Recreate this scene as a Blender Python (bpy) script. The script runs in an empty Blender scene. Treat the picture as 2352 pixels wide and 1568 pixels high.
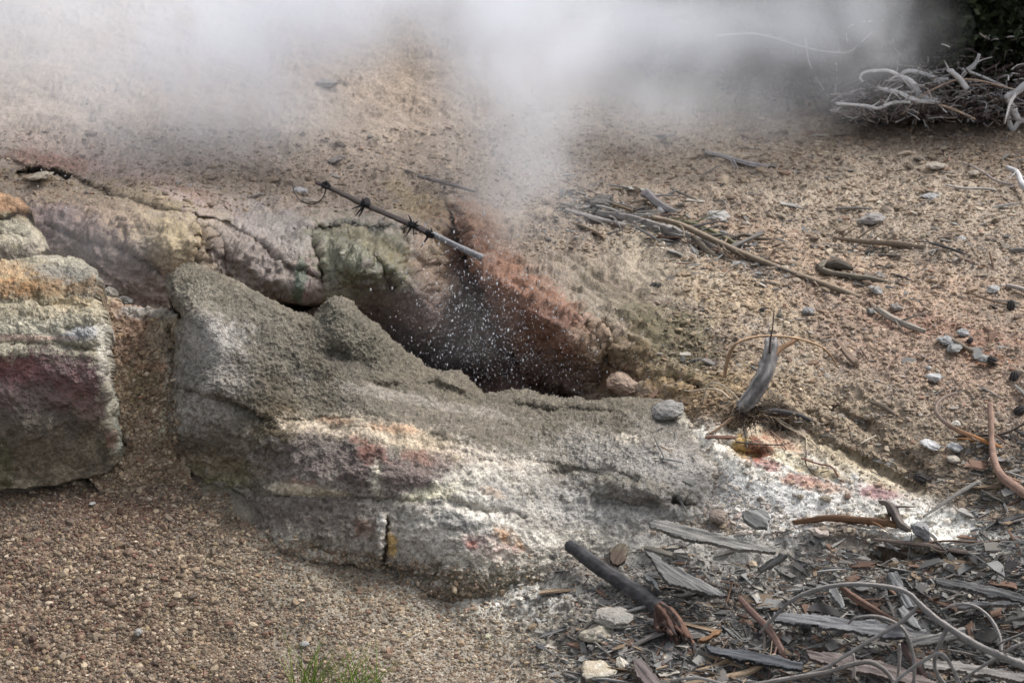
import bpy, math, random
import numpy as np
from mathutils import Vector

# ------------------------------------------------------------------ camera, world, sun
S = bpy.context.scene
col = S.collection
random.seed(7)
RNG = np.random.default_rng(7)
CAMH, PITCH, HALF = 5.0, math.radians(20), math.tan(math.radians(12))
cam_d = bpy.data.cameras.new("camera")
cam = bpy.data.objects.new("camera", cam_d)
col.objects.link(cam)
cam.location = (0, 0, CAMH)
cam.rotation_euler = (math.radians(70), 0, 0)
cam_d.sensor_width = 36
cam_d.lens = 18 / HALF
cam_d.clip_start, cam_d.clip_end = 0.1, 2000
cam_d.dof.use_dof = True
cam_d.dof.focus_distance = 11.4
cam_d.dof.aperture_fstop = 3.6
S.camera = cam

SUN_EL, SUN_AZ = math.radians(52), math.radians(58)     # azimuth measured from +Y (view direction), positive = right
wd = bpy.data.worlds.new("World"); S.world = wd; wd.use_nodes = True
nt = wd.node_tree; nt.nodes.clear()
sky = nt.nodes.new("ShaderNodeTexSky"); sky.sky_type = 'NISHITA'; sky.sun_disc = False
sky.sun_elevation = SUN_EL; sky.sun_rotation = SUN_AZ
sky.air_density = 1.0; sky.dust_density = 4.0; sky.ozone_density = 1.0
bw = nt.nodes.new("ShaderNodeHueSaturation"); bw.inputs['Saturation'].default_value = 0.3
bg = nt.nodes.new("ShaderNodeBackground"); bg.inputs['Strength'].default_value = 0.15
wo = nt.nodes.new("ShaderNodeOutputWorld")
nt.links.new(sky.outputs[0], bw.inputs['Color']); nt.links.new(bw.outputs[0], bg.inputs['Color'])
nt.links.new(bg.outputs[0], wo.inputs['Surface'])
sd = bpy.data.lights.new("sun", 'SUN'); sd.energy = 1.9; sd.angle = math.radians(18); sd.color = (1.0, 0.97, 0.94)
so = bpy.data.objects.new("sun", sd); col.objects.link(so)
sv = Vector((math.sin(SUN_AZ) * math.cos(SUN_EL), math.cos(SUN_AZ) * math.cos(SUN_EL), math.sin(SUN_EL)))
so.rotation_euler = sv.to_track_quat('Z', 'Y').to_euler()
so.location = (0, 0, 30)
S.view_settings.view_transform = 'Standard'; S.view_settings.look = 'None'
S.view_settings.exposure = 0.5; S.view_settings.gamma = 1.0
cy = S.cycles
cy.max_bounces = 10; cy.diffuse_bounces = 3; cy.glossy_bounces = 2; cy.transmission_bounces = 2
cy.volume_bounces = 8; cy.transparent_max_bounces = 12
cy.volume_step_rate = 1.0; cy.volume_max_steps = 256
cy.use_denoising = True
try:
    cy.denoiser = 'OPENIMAGEDENOISE'; cy.denoising_prefilter = 'ACCURATE'
    cy.denoising_input_passes = 'RGB_ALBEDO_NORMAL'
except Exception: pass

# ------------------------------------------------------------------ small tools
CP, SP = math.cos(PITCH), math.sin(PITCH)
def ray(u, v):
    u = np.asarray(u, float); v = np.asarray(v, float)
    x = (u - 1176) / 1176 * HALF; y = (784 - v) / 1176 * HALF
    return x, CP + y * SP, -SP + y * CP
def at(u, v, Y):                      # world point seen at (u, v) of the 2352x1568 picture at horizontal distance Y
    dx, dy, dz = ray(u, v); k = Y / dy
    return np.stack(np.broadcast_arrays(dx * k, Y + 0 * k, CAMH + dz * k), -1)
def z2Y(v, z):
    _, dy, dz = ray(0, v); return (z - CAMH) * dy / dz
def Y2z(v, Y):
    _, dy, dz = ray(0, v); return CAMH + Y * dz / dy

def hsh(i, j, k, seed):
    h = (i * 374761393 + j * 668265263 + k * 2147483647 + seed * 1274126177) & 0xffffffff
    h = ((h ^ (h >> 13)) * 1274126177) & 0xffffffff
    h = ((h ^ (h >> 16)) * 2246822519) & 0xffffffff
    return ((h ^ (h >> 15)) & 0xffffff) / float(0x7fffff) - 1.0
def noise(p, f, seed=0, st=(1, 1, 1)):
    sh = p.shape[:-1]; q = p.reshape(-1, 3)
    x = q[:, 0] * f * st[0] + 53.1; y = q[:, 1] * f * st[1] + 17.7; z = q[:, 2] * f * st[2] + 91.3
    i = np.floor(x).astype(np.int64); j = np.floor(y).astype(np.int64); k = np.floor(z).astype(np.int64)
    x -= i; y -= j; z -= k
    x = x * x * (3 - 2 * x); y = y * y * (3 - 2 * y); z = z * z * (3 - 2 * z)
    r = 0
    for a in (0, 1):
        wx = x if a else 1 - x
        for b in (0, 1):
            wy = y if b else 1 - y
            r = r + wx * wy * ((1 - z) * hsh(i + a, j + b, k, seed) + z * hsh(i + a, j + b, k + 1, seed))
    return r.reshape(sh)
def fbm(p, f, n, seed=0, g=.5, st=(1, 1, 1)):
    r = 0; a = 1; t = 0
    for o in range(n):
        r = r + a * noise(p, f * 2 ** o, seed + o * 7, st); t += a; a *= g
    return r / t * 1.5
def sstep(a, b, x):
    t = np.clip((x - a) / (b - a), 0, 1); return t * t * (3 - 2 * t)

def link_mesh(name, V, F, mat, parent=None, colr=None, wet=None, smooth=True, extra=None):
    me = bpy.data.meshes.new(name)
    V = np.asarray(V, np.float32)
    if isinstance(F, np.ndarray):
        n, w = F.shape
        me.vertices.add(len(V)); me.vertices.foreach_set('co', V.ravel())
        me.loops.add(n * w); me.loops.foreach_set('vertex_index', F.astype(np.int32).ravel())
        me.polygons.add(n)
        me.polygons.foreach_set('loop_start', np.arange(0, n * w, w, dtype=np.int32))
        me.polygons.foreach_set('loop_total', np.full(n, w, np.int32))
        me.update(calc_edges=True)
    else:
        me.from_pydata([tuple(map(float, v)) for v in V], [], F)
    me.polygons.foreach_set('use_smooth', np.full(len(me.polygons), smooth))
    if colr is not None:
        a = me.attributes.new('Col', 'FLOAT_COLOR', 'POINT')
        c = np.ones((len(V), 4), np.float32); c[:, :3] = np.clip(colr, 0, 1)
        a.data.foreach_set('color', c.ravel())
    if wet is not None:
        a = me.attributes.new('wet', 'FLOAT', 'POINT')
        a.data.foreach_set('value', np.broadcast_to(np.asarray(wet, np.float32), (len(V),)).copy())
    me.materials.append(mat)
    o = bpy.data.objects.new(name, me); col.objects.link(o)
    if parent: o.parent = parent
    return o
def tag(o, label=None, cat=None, group=None, kind=None):
    if label: o['label'] = label
    if cat: o['category'] = cat
    if group: o['group'] = group
    if kind: o['kind'] = kind
    return o
def empty(name, loc=(0, 0, 0)):
    e = bpy.data.objects.new(name, None); col.objects.link(e); e.location = loc; e.empty_display_size = .05
    return e

# ------------------------------------------------------------------ materials
def N(nt, t, **kw):
    n = nt.nodes.new(t)
    for k, v in kw.items():
        if k in n.inputs: n.inputs[k].default_value = v
        else: setattr(n, k, v)
    return n
def earth_mat(name, f1=60, f2=220, bump=.6, dist=.006, var=.35, rough=.92, wetrough=.28, spec=.5):
    m = bpy.data.materials.new(name); m.use_nodes = True; nt = m.node_tree; nt.nodes.clear(); L = nt.links
    out = N(nt, 'ShaderNodeOutputMaterial'); b = N(nt, 'ShaderNodeBsdfPrincipled')
    geo = N(nt, 'ShaderNodeNewGeometry')
    a = N(nt, 'ShaderNodeAttribute', attribute_name='Col'); w = N(nt, 'ShaderNodeAttribute', attribute_name='wet')
    n1 = N(nt, 'ShaderNodeTexNoise', Scale=f1, Detail=6.0, Roughness=.65); L.new(geo.outputs['Position'], n1.inputs['Vector'])
    n2 = N(nt, 'ShaderNodeTexNoise', Scale=f2, Detail=3.0, Roughness=.6); L.new(geo.outputs['Position'], n2.inputs['Vector'])
    vo = N(nt, 'ShaderNodeTexVoronoi', Scale=f1 * 1.6); L.new(geo.outputs['Position'], vo.inputs['Vector'])
    mr = N(nt, 'ShaderNodeMapRange'); mr.inputs['From Min'].default_value = .3; mr.inputs['From Max'].default_value = .7
    mr.inputs['To Min'].default_value = 1 - var; mr.inputs['To Max'].default_value = 1 + var
    ad = N(nt, 'ShaderNodeMath', operation='ADD'); L.new(n1.outputs[0], ad.inputs[0]); L.new(n2.outputs[0], ad.inputs[1])
    hf = N(nt, 'ShaderNodeMath', operation='MULTIPLY'); L.new(ad.outputs[0], hf.inputs[0]); hf.inputs[1].default_value = .5
    L.new(hf.outputs[0], mr.inputs['Value'])
    mx = N(nt, 'ShaderNodeVectorMath', operation='SCALE'); L.new(a.outputs['Color'], mx.inputs[0]); L.new(mr.outputs[0], mx.inputs['Scale'])
    L.new(mx.outputs[0], b.inputs['Base Color'])
    rr = N(nt, 'ShaderNodeMapRange'); rr.inputs['To Min'].default_value = rough; rr.inputs['To Max'].default_value = wetrough
    L.new(w.outputs['Fac'], rr.inputs['Value']); L.new(rr.outputs[0], b.inputs['Roughness'])
    sp = N(nt, 'ShaderNodeMapRange'); sp.inputs['To Min'].default_value = .25; sp.inputs['To Max'].default_value = spec
    L.new(w.outputs['Fac'], sp.inputs['Value']); L.new(sp.outputs[0], b.inputs['Specular IOR Level'])
    h1 = N(nt, 'ShaderNodeMath', operation='MULTIPLY_ADD'); L.new(vo.outputs['Distance'], h1.inputs[0]); h1.inputs[1].default_value = -.55; L.new(n1.outputs[0], h1.inputs[2])
    h2 = N(nt, 'ShaderNodeMath', operation='MULTIPLY_ADD'); L.new(n2.outputs[0], h2.inputs[0]); h2.inputs[1].default_value = .5; L.new(h1.outputs[0], h2.inputs[2])
    bp = N(nt, 'ShaderNodeBump', Strength=bump, Distance=dist); L.new(h2.outputs[0], bp.inputs['Height'])
    L.new(bp.outputs[0], b.inputs['Normal']); L.new(b.outputs[0], out.inputs[0])
    return m
def attr_mat(name, rough=.8, spec=.3, f=180, bump=.3, dist=.003, var=.2, st=(1, 1, 1)):
    m = bpy.data.materials.new(name); m.use_nodes = True; nt = m.node_tree; nt.nodes.clear(); L = nt.links
    out = N(nt, 'ShaderNodeOutputMaterial'); b = N(nt, 'ShaderNodeBsdfPrincipled', Roughness=rough); b.inputs['Specular IOR Level'].default_value = spec
    geo = N(nt, 'ShaderNodeNewGeometry'); a = N(nt, 'ShaderNodeAttribute', attribute_name='Col')
    n1 = N(nt, 'ShaderNodeTexNoise', Scale=f, Detail=4.0, Roughness=.6); L.new(geo.outputs['Position'], n1.inputs['Vector'])
    mr = N(nt, 'ShaderNodeMapRange'); mr.inputs['From Min'].default_value = .3; mr.inputs['From Max'].default_value = .7
    mr.inputs['To Min'].default_value = 1 - var; mr.inputs['To Max'].default_value = 1 + var; L.new(n1.outputs[0], mr.inputs['Value'])
    mx = N(nt, 'ShaderNodeVectorMath', operation='SCALE'); L.new(a.outputs['Color'], mx.inputs[0]); L.new(mr.outputs[0], mx.inputs['Scale'])
    L.new(mx.outputs[0], b.inputs['Base Color'])
    bp = N(nt, 'ShaderNodeBump', Strength=bump, Distance=dist); L.new(n1.outputs[0], bp.inputs['Height'])
    L.new(bp.outputs[0], b.inputs['Normal']); L.new(b.outputs[0], out.inputs[0])
    return m
M_GROUND = earth_mat('loose_earth', bump=.8, dist=.007, var=.4, wetrough=.2, spec=.9)
M_MUD = earth_mat('dried_mud', f1=70, f2=260, bump=1., dist=.008, var=.45, wetrough=.22, spec=.9)
M_WOOD = attr_mat('weathered_wood', rough=.85)
M_DEAD = attr_mat('bleached_wood', rough=.75, var=.12)
M_STONE = attr_mat('stone', rough=.85, f=120, bump=.6, dist=.006, var=.35)
M_GRAVEL = attr_mat('gravel_stones', rough=.8, f=300, bump=.3, dist=.002, var=.2)
M_LEAF = attr_mat('leaves', rough=.6, f=20, bump=0, var=.3)

# ------------------------------------------------------------------ surfaces
def rbf(ctrl, soft=45.):
    P = np.array([c[:2] for c in ctrl], float); Z = np.array([c[2] for c in ctrl], float)
    d = np.sqrt(((P[:, None] - P[None]) ** 2).sum(-1) + soft ** 2)
    n = len(P); A = np.zeros((n + 3, n + 3)); A[:n, :n] = d; A[:n, n] = 1; A[:n, n + 1:] = P / 1000
    A[n, :n] = 1; A[n + 1:, :n] = P.T / 1000
    w = np.linalg.solve(A, np.concatenate([Z, [0, 0, 0]]))
    def f(u, v):
        r = w[n] + w[n + 1] * u / 1000 + w[n + 2] * v / 1000
        for i in range(n): r = r + w[i] * np.sqrt((u - P[i, 0]) ** 2 + (v - P[i, 1]) ** 2 + soft ** 2)
        return r
    return f
def pline(u, v, pts):
    """distance to a polyline, and distance along it 0..1"""
    best = np.full(np.shape(u), 1e9); side = np.zeros(np.shape(u))
    for (x0, y0), (x1, y1) in zip(pts[:-1], pts[1:]):
        dx, dy = x1 - x0, y1 - y0; L = dx * dx + dy * dy
        t = np.clip(((u - x0) * dx + (v - y0) * dy) / L, 0, 1)
        d = np.hypot(u - x0 - t * dx, v - y0 - t * dy)
        s = np.sign((u - x0) * dy - (v - y0) * dx)
        m = d < best; best = np.where(m, d, best); side = np.where(m, s, side)
    return best, side
def inside(u, v, poly):
    c = np.zeros(np.shape(u), bool); n = len(poly)
    for i in range(n):
        x0, y0 = poly[i]; x1, y1 = poly[(i + 1) % n]
        if y0 == y1: continue
        c ^= ((y0 > v) != (y1 > v)) & (u < (x1 - x0) * (v - y0) / (y1 - y0) + x0)
    return c
def ell(u, v, cx, cy, rx, ry, ang):
    a = math.radians(ang); x = u - cx; y = v - cy
    return np.hypot((x * math.cos(a) + y * math.sin(a)) / rx, (-x * math.sin(a) + y * math.cos(a)) / ry)
def sculpt(u, v, Y, feats):
    for f in feats:
        if f[0] == 'g':                           # groove: pts, width px, depth m (+ = deeper)
            d, _ = pline(u, v, f[1]); Y = Y + f[3] * np.exp(-(d / f[2]) ** 2)
        elif f[0] == 's':                         # step: pts, sharp px, reach px, depth m, on the + side
            d, s = pline(u, v, f[1]); sd_ = d * s
            Y = Y + f[4] * sstep(-f[2], f[2], sd_) * np.exp(-(np.maximum(sd_, 0) / f[3]) ** 2)
        elif f[0] == 'b':                         # bump: cx cy rx ry ang amount (+ = towards camera)
            e = ell(u, v, *f[1:6]); Y = Y - f[6] * np.exp(-e ** 2)
    return Y
def paint(u, v, P, C, ops):
    n1 = fbm(P, 9, 3, 31); n2 = fbm(P, 34, 3, 57, .6); n3 = RNG.normal(0, .5, np.shape(u))
    for cx, cy, rx, ry, ang, c, a, *r in ops:
        soft = r[0] if len(r) > 0 else .35; nz = (r[1] if len(r) > 1 else .45) * 1.6
        e = ell(u, v, cx, cy, rx, ry, ang)
        if nz: e = e + nz * (n1 * .45 + n2 * .7 + n3 * .35)
        m = (1 - sstep(1 - soft, 1 + soft, e)) * a
        C = C * (1 - m[..., None]) + np.array(c) * m[..., None]
    return C
def paint1(u, v, P, W, ops):
    n1 = fbm(P, 12, 3, 41)
    for cx, cy, rx, ry, ang, c, a in ops:
        e = ell(u, v, cx, cy, rx, ry, ang) + .3 * n1
        m = (1 - sstep(.6, 1.4, e)) * a; W = W * (1 - m) + c * m
    return W
def normals(P):
    du = np.gradient(P, axis=1); dv = np.gradient(P, axis=0)
    n = np.cross(du, -dv); n /= np.linalg.norm(n, axis=-1, keepdims=True) + 1e-9
    return n
SHEETS = []
def tri_grid(nv, nu, keep):
    idx = np.arange(nv * nu).reshape(nv, nu)
    q = np.stack([idx[1:, :-1], idx[1:, 1:], idx[:-1, 1:], idx[:-1, :-1]], -1).reshape(-1, 4)
    k = keep.ravel(); q = q[k[q].all(1)]
    return q
def sheet(name, poly, step, zf, feats, dispf, colf, wetf, mat, edge=None, r_edge=24, back=.45, drop=.5, rag=5, bbox=None, parent=None, spk=.13):
    if bbox is None:
        xs = [p[0] for p in poly]; ys = [p[1] for p in poly]; bbox = (min(xs) - 10, max(xs) + 10, min(ys) - 10, max(ys) + 10)
    us = np.arange(bbox[0], bbox[1], step); vs = np.arange(bbox[2], bbox[3], step)
    U, V = np.meshgrid(us, vs); Z = zf(U, V); Y = z2Y(V, Z)
    pw = at(U, V, np.full_like(U, 11.))
    Y = sculpt(U + 11 * fbm(pw, 7, 5, 61, .75), V + 11 * fbm(pw, 7, 5, 67, .75), Y, feats)
    P0 = at(U, V, Y)
    if poly is not None:
        pe = at(U, V, np.full_like(U, 11.))
        U2 = U + rag * fbm(pe, 14, 4, 3, .7); V2 = V + rag * fbm(pe, 14, 4, 9, .7)
        keep = inside(U2, V2, poly)
        if edge is not None:
            d, _ = pline(U2, V2, edge); t = np.clip(1 - d / r_edge, 0, 1)
            Y = Y + r_edge * .0047 * (1 - np.sqrt(np.maximum(0, 1 - t ** 2))) * 1.1
            P0 = at(U, V, Y)
    else: keep = np.ones(U.shape, bool)
    n = normals(P0)
    P = P0 + n * dispf(U, V, P0)[..., None]
    C = colf(U, V, P0); W = wetf(U, V, P0)
    C = C * (1 + spk * RNG.normal(0, 1, U.shape) + 1.2 * spk * noise(P, 120, 5))[..., None]
    F = tri_grid(*U.shape, keep)
    used = np.unique(F); remap = -np.ones(U.size, np.int64); remap[used] = np.arange(len(used))
    F = remap[F]; VV = P.reshape(-1, 3)[used]; CC = C.reshape(-1, 3)[used]; WW = W.ravel()[used]
    if poly is not None:                          # a real back: the outline is carried back and down
        e = np.concatenate([F[:, [0, 1]], F[:, [1, 2]], F[:, [2, 3]], F[:, [3, 0]]])
        es = np.sort(e, 1); key = es[:, 0] * (len(VV) + 1) + es[:, 1]
        _, inv, cnt = np.unique(key, return_inverse=True, return_counts=True)
        be = e[cnt[inv.ravel()] == 1]; bv = np.unique(be); n0 = len(VV)
        base = n0; rings = [bv]
        for (bb, dd) in ((.3, .12), (1., 1.)):
            nv_ = VV[bv].copy(); nv_[:, 1] += back * bb; nv_[:, 2] -= drop * dd
            VV = np.concatenate([VV, nv_]); CC = np.concatenate([CC, CC[bv]]); WW = np.concatenate([WW, WW[bv]])
            rings.append(np.arange(base, base + len(bv))); base += len(bv)
        for ra, rb in zip(rings[:-1], rings[1:]):
            ma = -np.ones(n0, np.int64); ma[bv] = ra; mb = -np.ones(n0, np.int64); mb[bv] = rb
            F = np.concatenate([F, np.stack([be[:, 1], be[:, 0], be[:, 0], be[:, 1]], -1) * 0 + np.stack([ma[be[:, 1]], ma[be[:, 0]], mb[be[:, 0]], mb[be[:, 1]]], -1)])
    o = link_mesh(name, VV, F, mat, parent, CC, WW)
    SHEETS.append(dict(u0=bbox[0], v0=bbox[2], st=step, P=P, keep=keep, n=n, name=name, C=C))
    return o
def look(u, v, only=None):
    """nearest built surface at (u, v): points, normals, colours"""
    u = np.atleast_1d(np.asarray(u, float)); v = np.atleast_1d(np.asarray(v, float))
    best = np.full(u.shape, 1e9); P = np.zeros(u.shape + (3,)); Nn = np.zeros_like(P); Cc = np.zeros_like(P)
    for s in SHEETS:
        if only and s['name'] not in only: continue
        i = np.round((v - s['v0']) / s['st']).astype(int); j = np.round((u - s['u0']) / s['st']).astype(int)
        ok = (i >= 0) & (j >= 0) & (i < s['P'].shape[0]) & (j < s['P'].shape[1])
        i = np.clip(i, 0, s['P'].shape[0] - 1); j = np.clip(j, 0, s['P'].shape[1] - 1)
        ok &= s['keep'][i, j]; p = s['P'][i, j]
        m = ok & (p[..., 1] < best); best = np.where(m, p[..., 1], best)
        P[m] = p[m]; Nn[m] = s['n'][i, j][m]; Cc[m] = s['C'][i, j][m]
    return P, Nn, Cc

# ------------------------------------------------------------------ the ground
def zc(l):                                        # control list: (u, v, 'z'|'Y', value)
    return [(u, v, (x if k == 'z' else float(Y2z(v, x)))) for u, v, k, x in l]
GC = zc([(-350, 1950, 'z', -.15), (0, 1568, 'z', 0), (600, 1568, 'z', .0), (1176, 1568, 'z', .02), (1800, 1568, 'z', .1), (2352, 1568, 'z', .15),
    (1176, 1950, 'z', -.1), (2700, 1950, 'z', 0), (-350, 1300, 'z', .3), (0, 1300, 'z', .22), (300, 1300, 'z', .24), (600, 1400, 'z', .14),
    (0, 1100, 'z', .42), (-350, 1100, 'z', .45), (250, 1060, 'z', .45), (450, 1090, 'z', .42), (600, 1250, 'z', .28), (870, 1300, 'z', .2),
    (1100, 1350, 'z', .16), (1400, 1300, 'z', .27), (1700, 1300, 'z', .32), (2000, 1300, 'z', .36), (2352, 1300, 'z', .48), (2700, 1300, 'z', .6),
    (1500, 1200, 'z', .40), (1650, 1100, 'z', .55), (1900, 1150, 'z', .52), (2150, 1200, 'z', .5), (2352, 1180, 'z', .58), (1720, 1010, 'z', .68), (2000, 1000, 'z', .72),
    (2352, 1000, 'z', .76), (2700, 1000, 'z', .85), (1600, 940, 'z', .69), (1700, 850, 'z', .80), (2000, 850, 'z', .84), (2352, 800, 'z', .9),
    (1600, 620, 'z', .93), (2000, 620, 'z', .95), (2352, 600, 'z', 1.0), (2700, 600, 'z', 1.1), (1500, 480, 'z', 1.0), (2000, 420, 'z', 1.05), (2352, 400, 'z', 1.1),
    (1450, 320, 'z', 1.12), (1900, 280, 'z', 1.12), (2352, 280, 'z', 1.13), (2700, 280, 'z', 1.15), (1500, 180, 'z', 1.2), (2100, 180, 'z', 1.1), (2700, 100, 'z', 1.0),
    (1200, 60, 'z', 1.6), (1500, 60, 'z', 1.2), (2000, 40, 'z', 1.0), (1300, -200, 'z', 1.7), (2352, -200, 'z', .8), (2900, -300, 'z', .6), (1800, -300, 'z', .7),
    # floor of the vent and its far wall
    (0, 900, 'z', .55), (300, 900, 'z', .62), (600, 950, 'z', .5), (900, 1000, 'z', .4), (1200, 1000, 'z', .42),
    (150, 760, 'z', .72), (350, 740, 'Y', 11.95), (560, 760, 'Y', 12.1), (700, 760, 'Y', 12.2), (850, 790, 'Y', 12.5), (1000, 850, 'Y', 12.6), (1150, 880, 'Y', 11.95), (1300, 890, 'Y', 11.6),
    (1400, 890, 'Y', 11.45), (1480, 880, 'z', .66),
    (0, 640, 'Y', 12.1), (150, 640, 'Y', 12.15), (300, 680, 'Y', 12.0), (400, 640, 'Y', 12.05), (500, 600, 'Y', 12.2), (620, 620, 'Y', 12.15), (700, 690, 'Y', 12.1),
    (0, 430, 'Y', 12.75), (150, 440, 'Y', 12.65), (300, 480, 'Y', 12.45), (430, 500, 'Y', 12.35), (560, 540, 'Y', 12.35), (700, 560, 'Y', 12.35),
    (820, 600, 'Y', 12.2), (900, 530, 'Y', 12.45), (800, 690, 'Y', 12.1), (950, 700, 'Y', 12.15), (1000, 780, 'Y', 12.25), (1020, 600, 'Y', 12.3), (1050, 500, 'Y', 12.6),
    (1100, 600, 'Y', 12.4), (1130, 680, 'Y', 12.2), (1180, 780, 'Y', 11.98), (1230, 680, 'Y', 12.05), (1350, 760, 'Y', 11.7), (1270, 820, 'Y', 11.72), (1420, 720, 'Y', 11.78), (1560, 800, 'Y', 11.5), (1300, 600, 'z', .93),
    (1180, 540, 'z', .98), (1200, 450, 'z', 1.05),
    (0, 350, 'z', 1.27), (200, 380, 'z', 1.25), (450, 470, 'z', 1.21), (600, 480, 'z', 1.14), (800, 470, 'z', 1.08), (950, 440, 'z', 1.08), (400, 330, 'z', 1.3), (800, 330, 'z', 1.2), (1100, 330, 'z', 1.15),
    (-350, 300, 'Y', 13.6), (0, 200, 'Y', 14.5), (400, 180, 'Y', 14.6), (800, 180, 'Y', 14.7), (0, 0, 'Y', 16.0), (700, 0, 'Y', 16.2), (-350, -300, 'Y', 20), (600, -300, 'Y', 20), (-350, 0, 'Y', 16), (-350, 700, 'Y', 12.1), (-350, 450, 'Y', 12.6)])
GZ = rbf(GC, 30)
GF = [('g', [(0, 372), (60, 382), (150, 400), (200, 425), (300, 466), (380, 484), (442, 492)], 7, .08),
      ('s', [(442, 492), (380, 484), (300, 466), (200, 425), (110, 395)], 5, 60, .07),
      ('g', [(446, 492), (448, 540), (446, 620)], 5, .14), ('g', [(455, 540), (470, 575)], 9, .10),
      ('b', 400, 560, 60, 50, 0, .10), ('b', 300, 530, 120, 60, 20, .06), ('b', 200, 560, 100, 60, 20, .05),
      ('g', [(110, 520), (200, 560), (300, 580), (360, 620)], 8, .04),
      ('g', [(452, 535), (490, 545), (512, 580), (515, 600)], 6, .06),
      ('s', [(560, 535), (590, 560), (625, 580), (660, 610), (700, 625)][::-1], 5, 45, .05),
      ('b', 560, 590, 70, 35, 25, .05), ('b', 670, 650, 70, 40, 15, .10), ('g', [(640, 700), (690, 710), (740, 700)], 14, .25),
      ('g', [(715, 560), (732, 600), (738, 650), (736, 700)], 7, .10),
      ('g', [(722, 524), (800, 530), (870, 528), (925, 535)], 9, .08), ('s', [(925, 540), (870, 533), (800, 535), (722, 528)], 5, 40, .05), ('b', 830, 600, 90, 60, 15, .16), ('b', 930, 640, 90, 80, 35, .08),
      ('g', [(800, 560), (860, 600), (900, 660)], 14, .05), ('g', [(850, 545), (930, 570), (970, 620)], 14, .05),
      ('b', 990, 690, 60, 90, 10, .10), ('g', [(1040, 480), (1062, 540), (1075, 600), (1085, 690)], 12, .14), ('s', [(1345, 925), (1240, 862), (1170, 790), (1118, 700), (1084, 612)], 9, 130, .40), ('b', 1300, 745, 130, 70, 38, .15), ('b', 1190, 670, 60, 40, 40, .05),
      ('b', 1140, 640, 50, 40, 35, .12), ('b', 1240, 720, 90, 60, 40, .12), ('b', 1340, 770, 90, 60, 35, .10), ('b', 1330, 840, 70, 40, 20, .06),
      ('g', [(1400, 800), (1395, 840), (1380, 875)], 16, .06), ('b', 1480, 790, 90, 60, 35, .08),
      ('g', [(850, 770), (920, 800), (1010, 850), (1110, 890)], 35, .2),
      ('g', [(420, 420), (520, 410), (640, 425), (760, 440)], 10, .04),
      ('b', 85, 390, 60, 20, 0, .10), ('g', [(50, 398), (80, 388), (130, 392), (150, 405)], 6, .22), ('b', 92, 405, 38, 10, 0, .10),
      # white shelf on the right, the step under it and the stained hole
      ('g', [(1660, 1020), (1700, 1035), (1745, 1045)], 9, .07), ('g', [(1740, 1000), (1850, 985), (1900, 1020), (1990, 1060), (2110, 1110)], 10, .05),
      ('s', [(2190, 1250), (2080, 1215), (1950, 1200), (1830, 1210)], 10, 40, -.05), ('g', [(2010, 1285), (2120, 1275), (2220, 1270)], 12, .10),
      ('g', [(1690, 985), (1740, 960), (1800, 985)], 26, .16), ('g', [(1480, 880), (1560, 875), (1600, 890)], 10, .12),
      ('g', [(1860, 950), (1900, 980)], 12, .05), ('g', [(1990, 960), (2020, 1010)], 16, .05), ('g', [(2060, 1040), (2120, 1080)], 18, .06), ('g', [(1920, 940), (1990, 975)], 9, .05)]
def g_disp(u, v, P):
    far = sstep(1250, 900, v)
    wall = ((v < 905) & (u < 1600)) * 1.
    hill = sstep(1150, 1000, v) + 0 * wall
    d = .045 * fbm(P, 1.6, 3, 1) + .018 * fbm(P, 7, 3, 5)
    n3 = fbm(P, 24, 4, 11, .6)
    lump = np.maximum(0, fbm(P, 32, 3, 15) - .12) * sstep(-.3, .4, fbm(P, 3, 2, 18))
    d = d + (.005 + .006 * hill) * n3 + (.022 * lump) * (.35 + hill) + .010 * hill * fbm(P, 9, 3, 19) * np.abs(fbm(P, 4, 2, 20))
    wl = wall * sstep(440, 520, v); d = d + wl * (.04 * np.abs(fbm(P, 5, 3, 70, .5)) + .016 * np.abs(fbm(P, 9, 4, 71, .6, (1, 1, 1.5))) + .005 * fbm(P, 55, 3, 73, .7))
    lit = sstep(1050, 1200, u) * sstep(1150, 1350, v)
    d = d + .02 * lit * np.abs(fbm(P, 22, 4, 21, .6)) + .012 * lit * fbm(P, 9, 3, 23)
    shelf = np.exp(-(ell(u, v, 1930, 1130, 330, 90, 18)) ** 4)
    d = d * (1 - .45 * shelf) + .010 * shelf * fbm(P, 30, 4, 45, .6, (1, 1, 3))
    # ribs of mud on the bulge right of the vent
    rib = np.exp(-ell(u, v, 1380, 740, 230, 120, 38) ** 4)
    d = d + .022 * rib * noise(np.stack([u * .86 + v * .5, v * .86 - u * .5, 0 * u], -1), .075, 77, (.09, 1.25, 1))
    return d
TAN, SAND, RED, OCHRE, OLIVE, PURP, GREY, WHITE = (.31, .24, .18), (.46, .36, .25), (.24, .10, .06), (.42, .25, .10), (.13, .125, .055), (.20, .13, .12), (.26, .245, .22), (.72, .68, .60)
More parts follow.
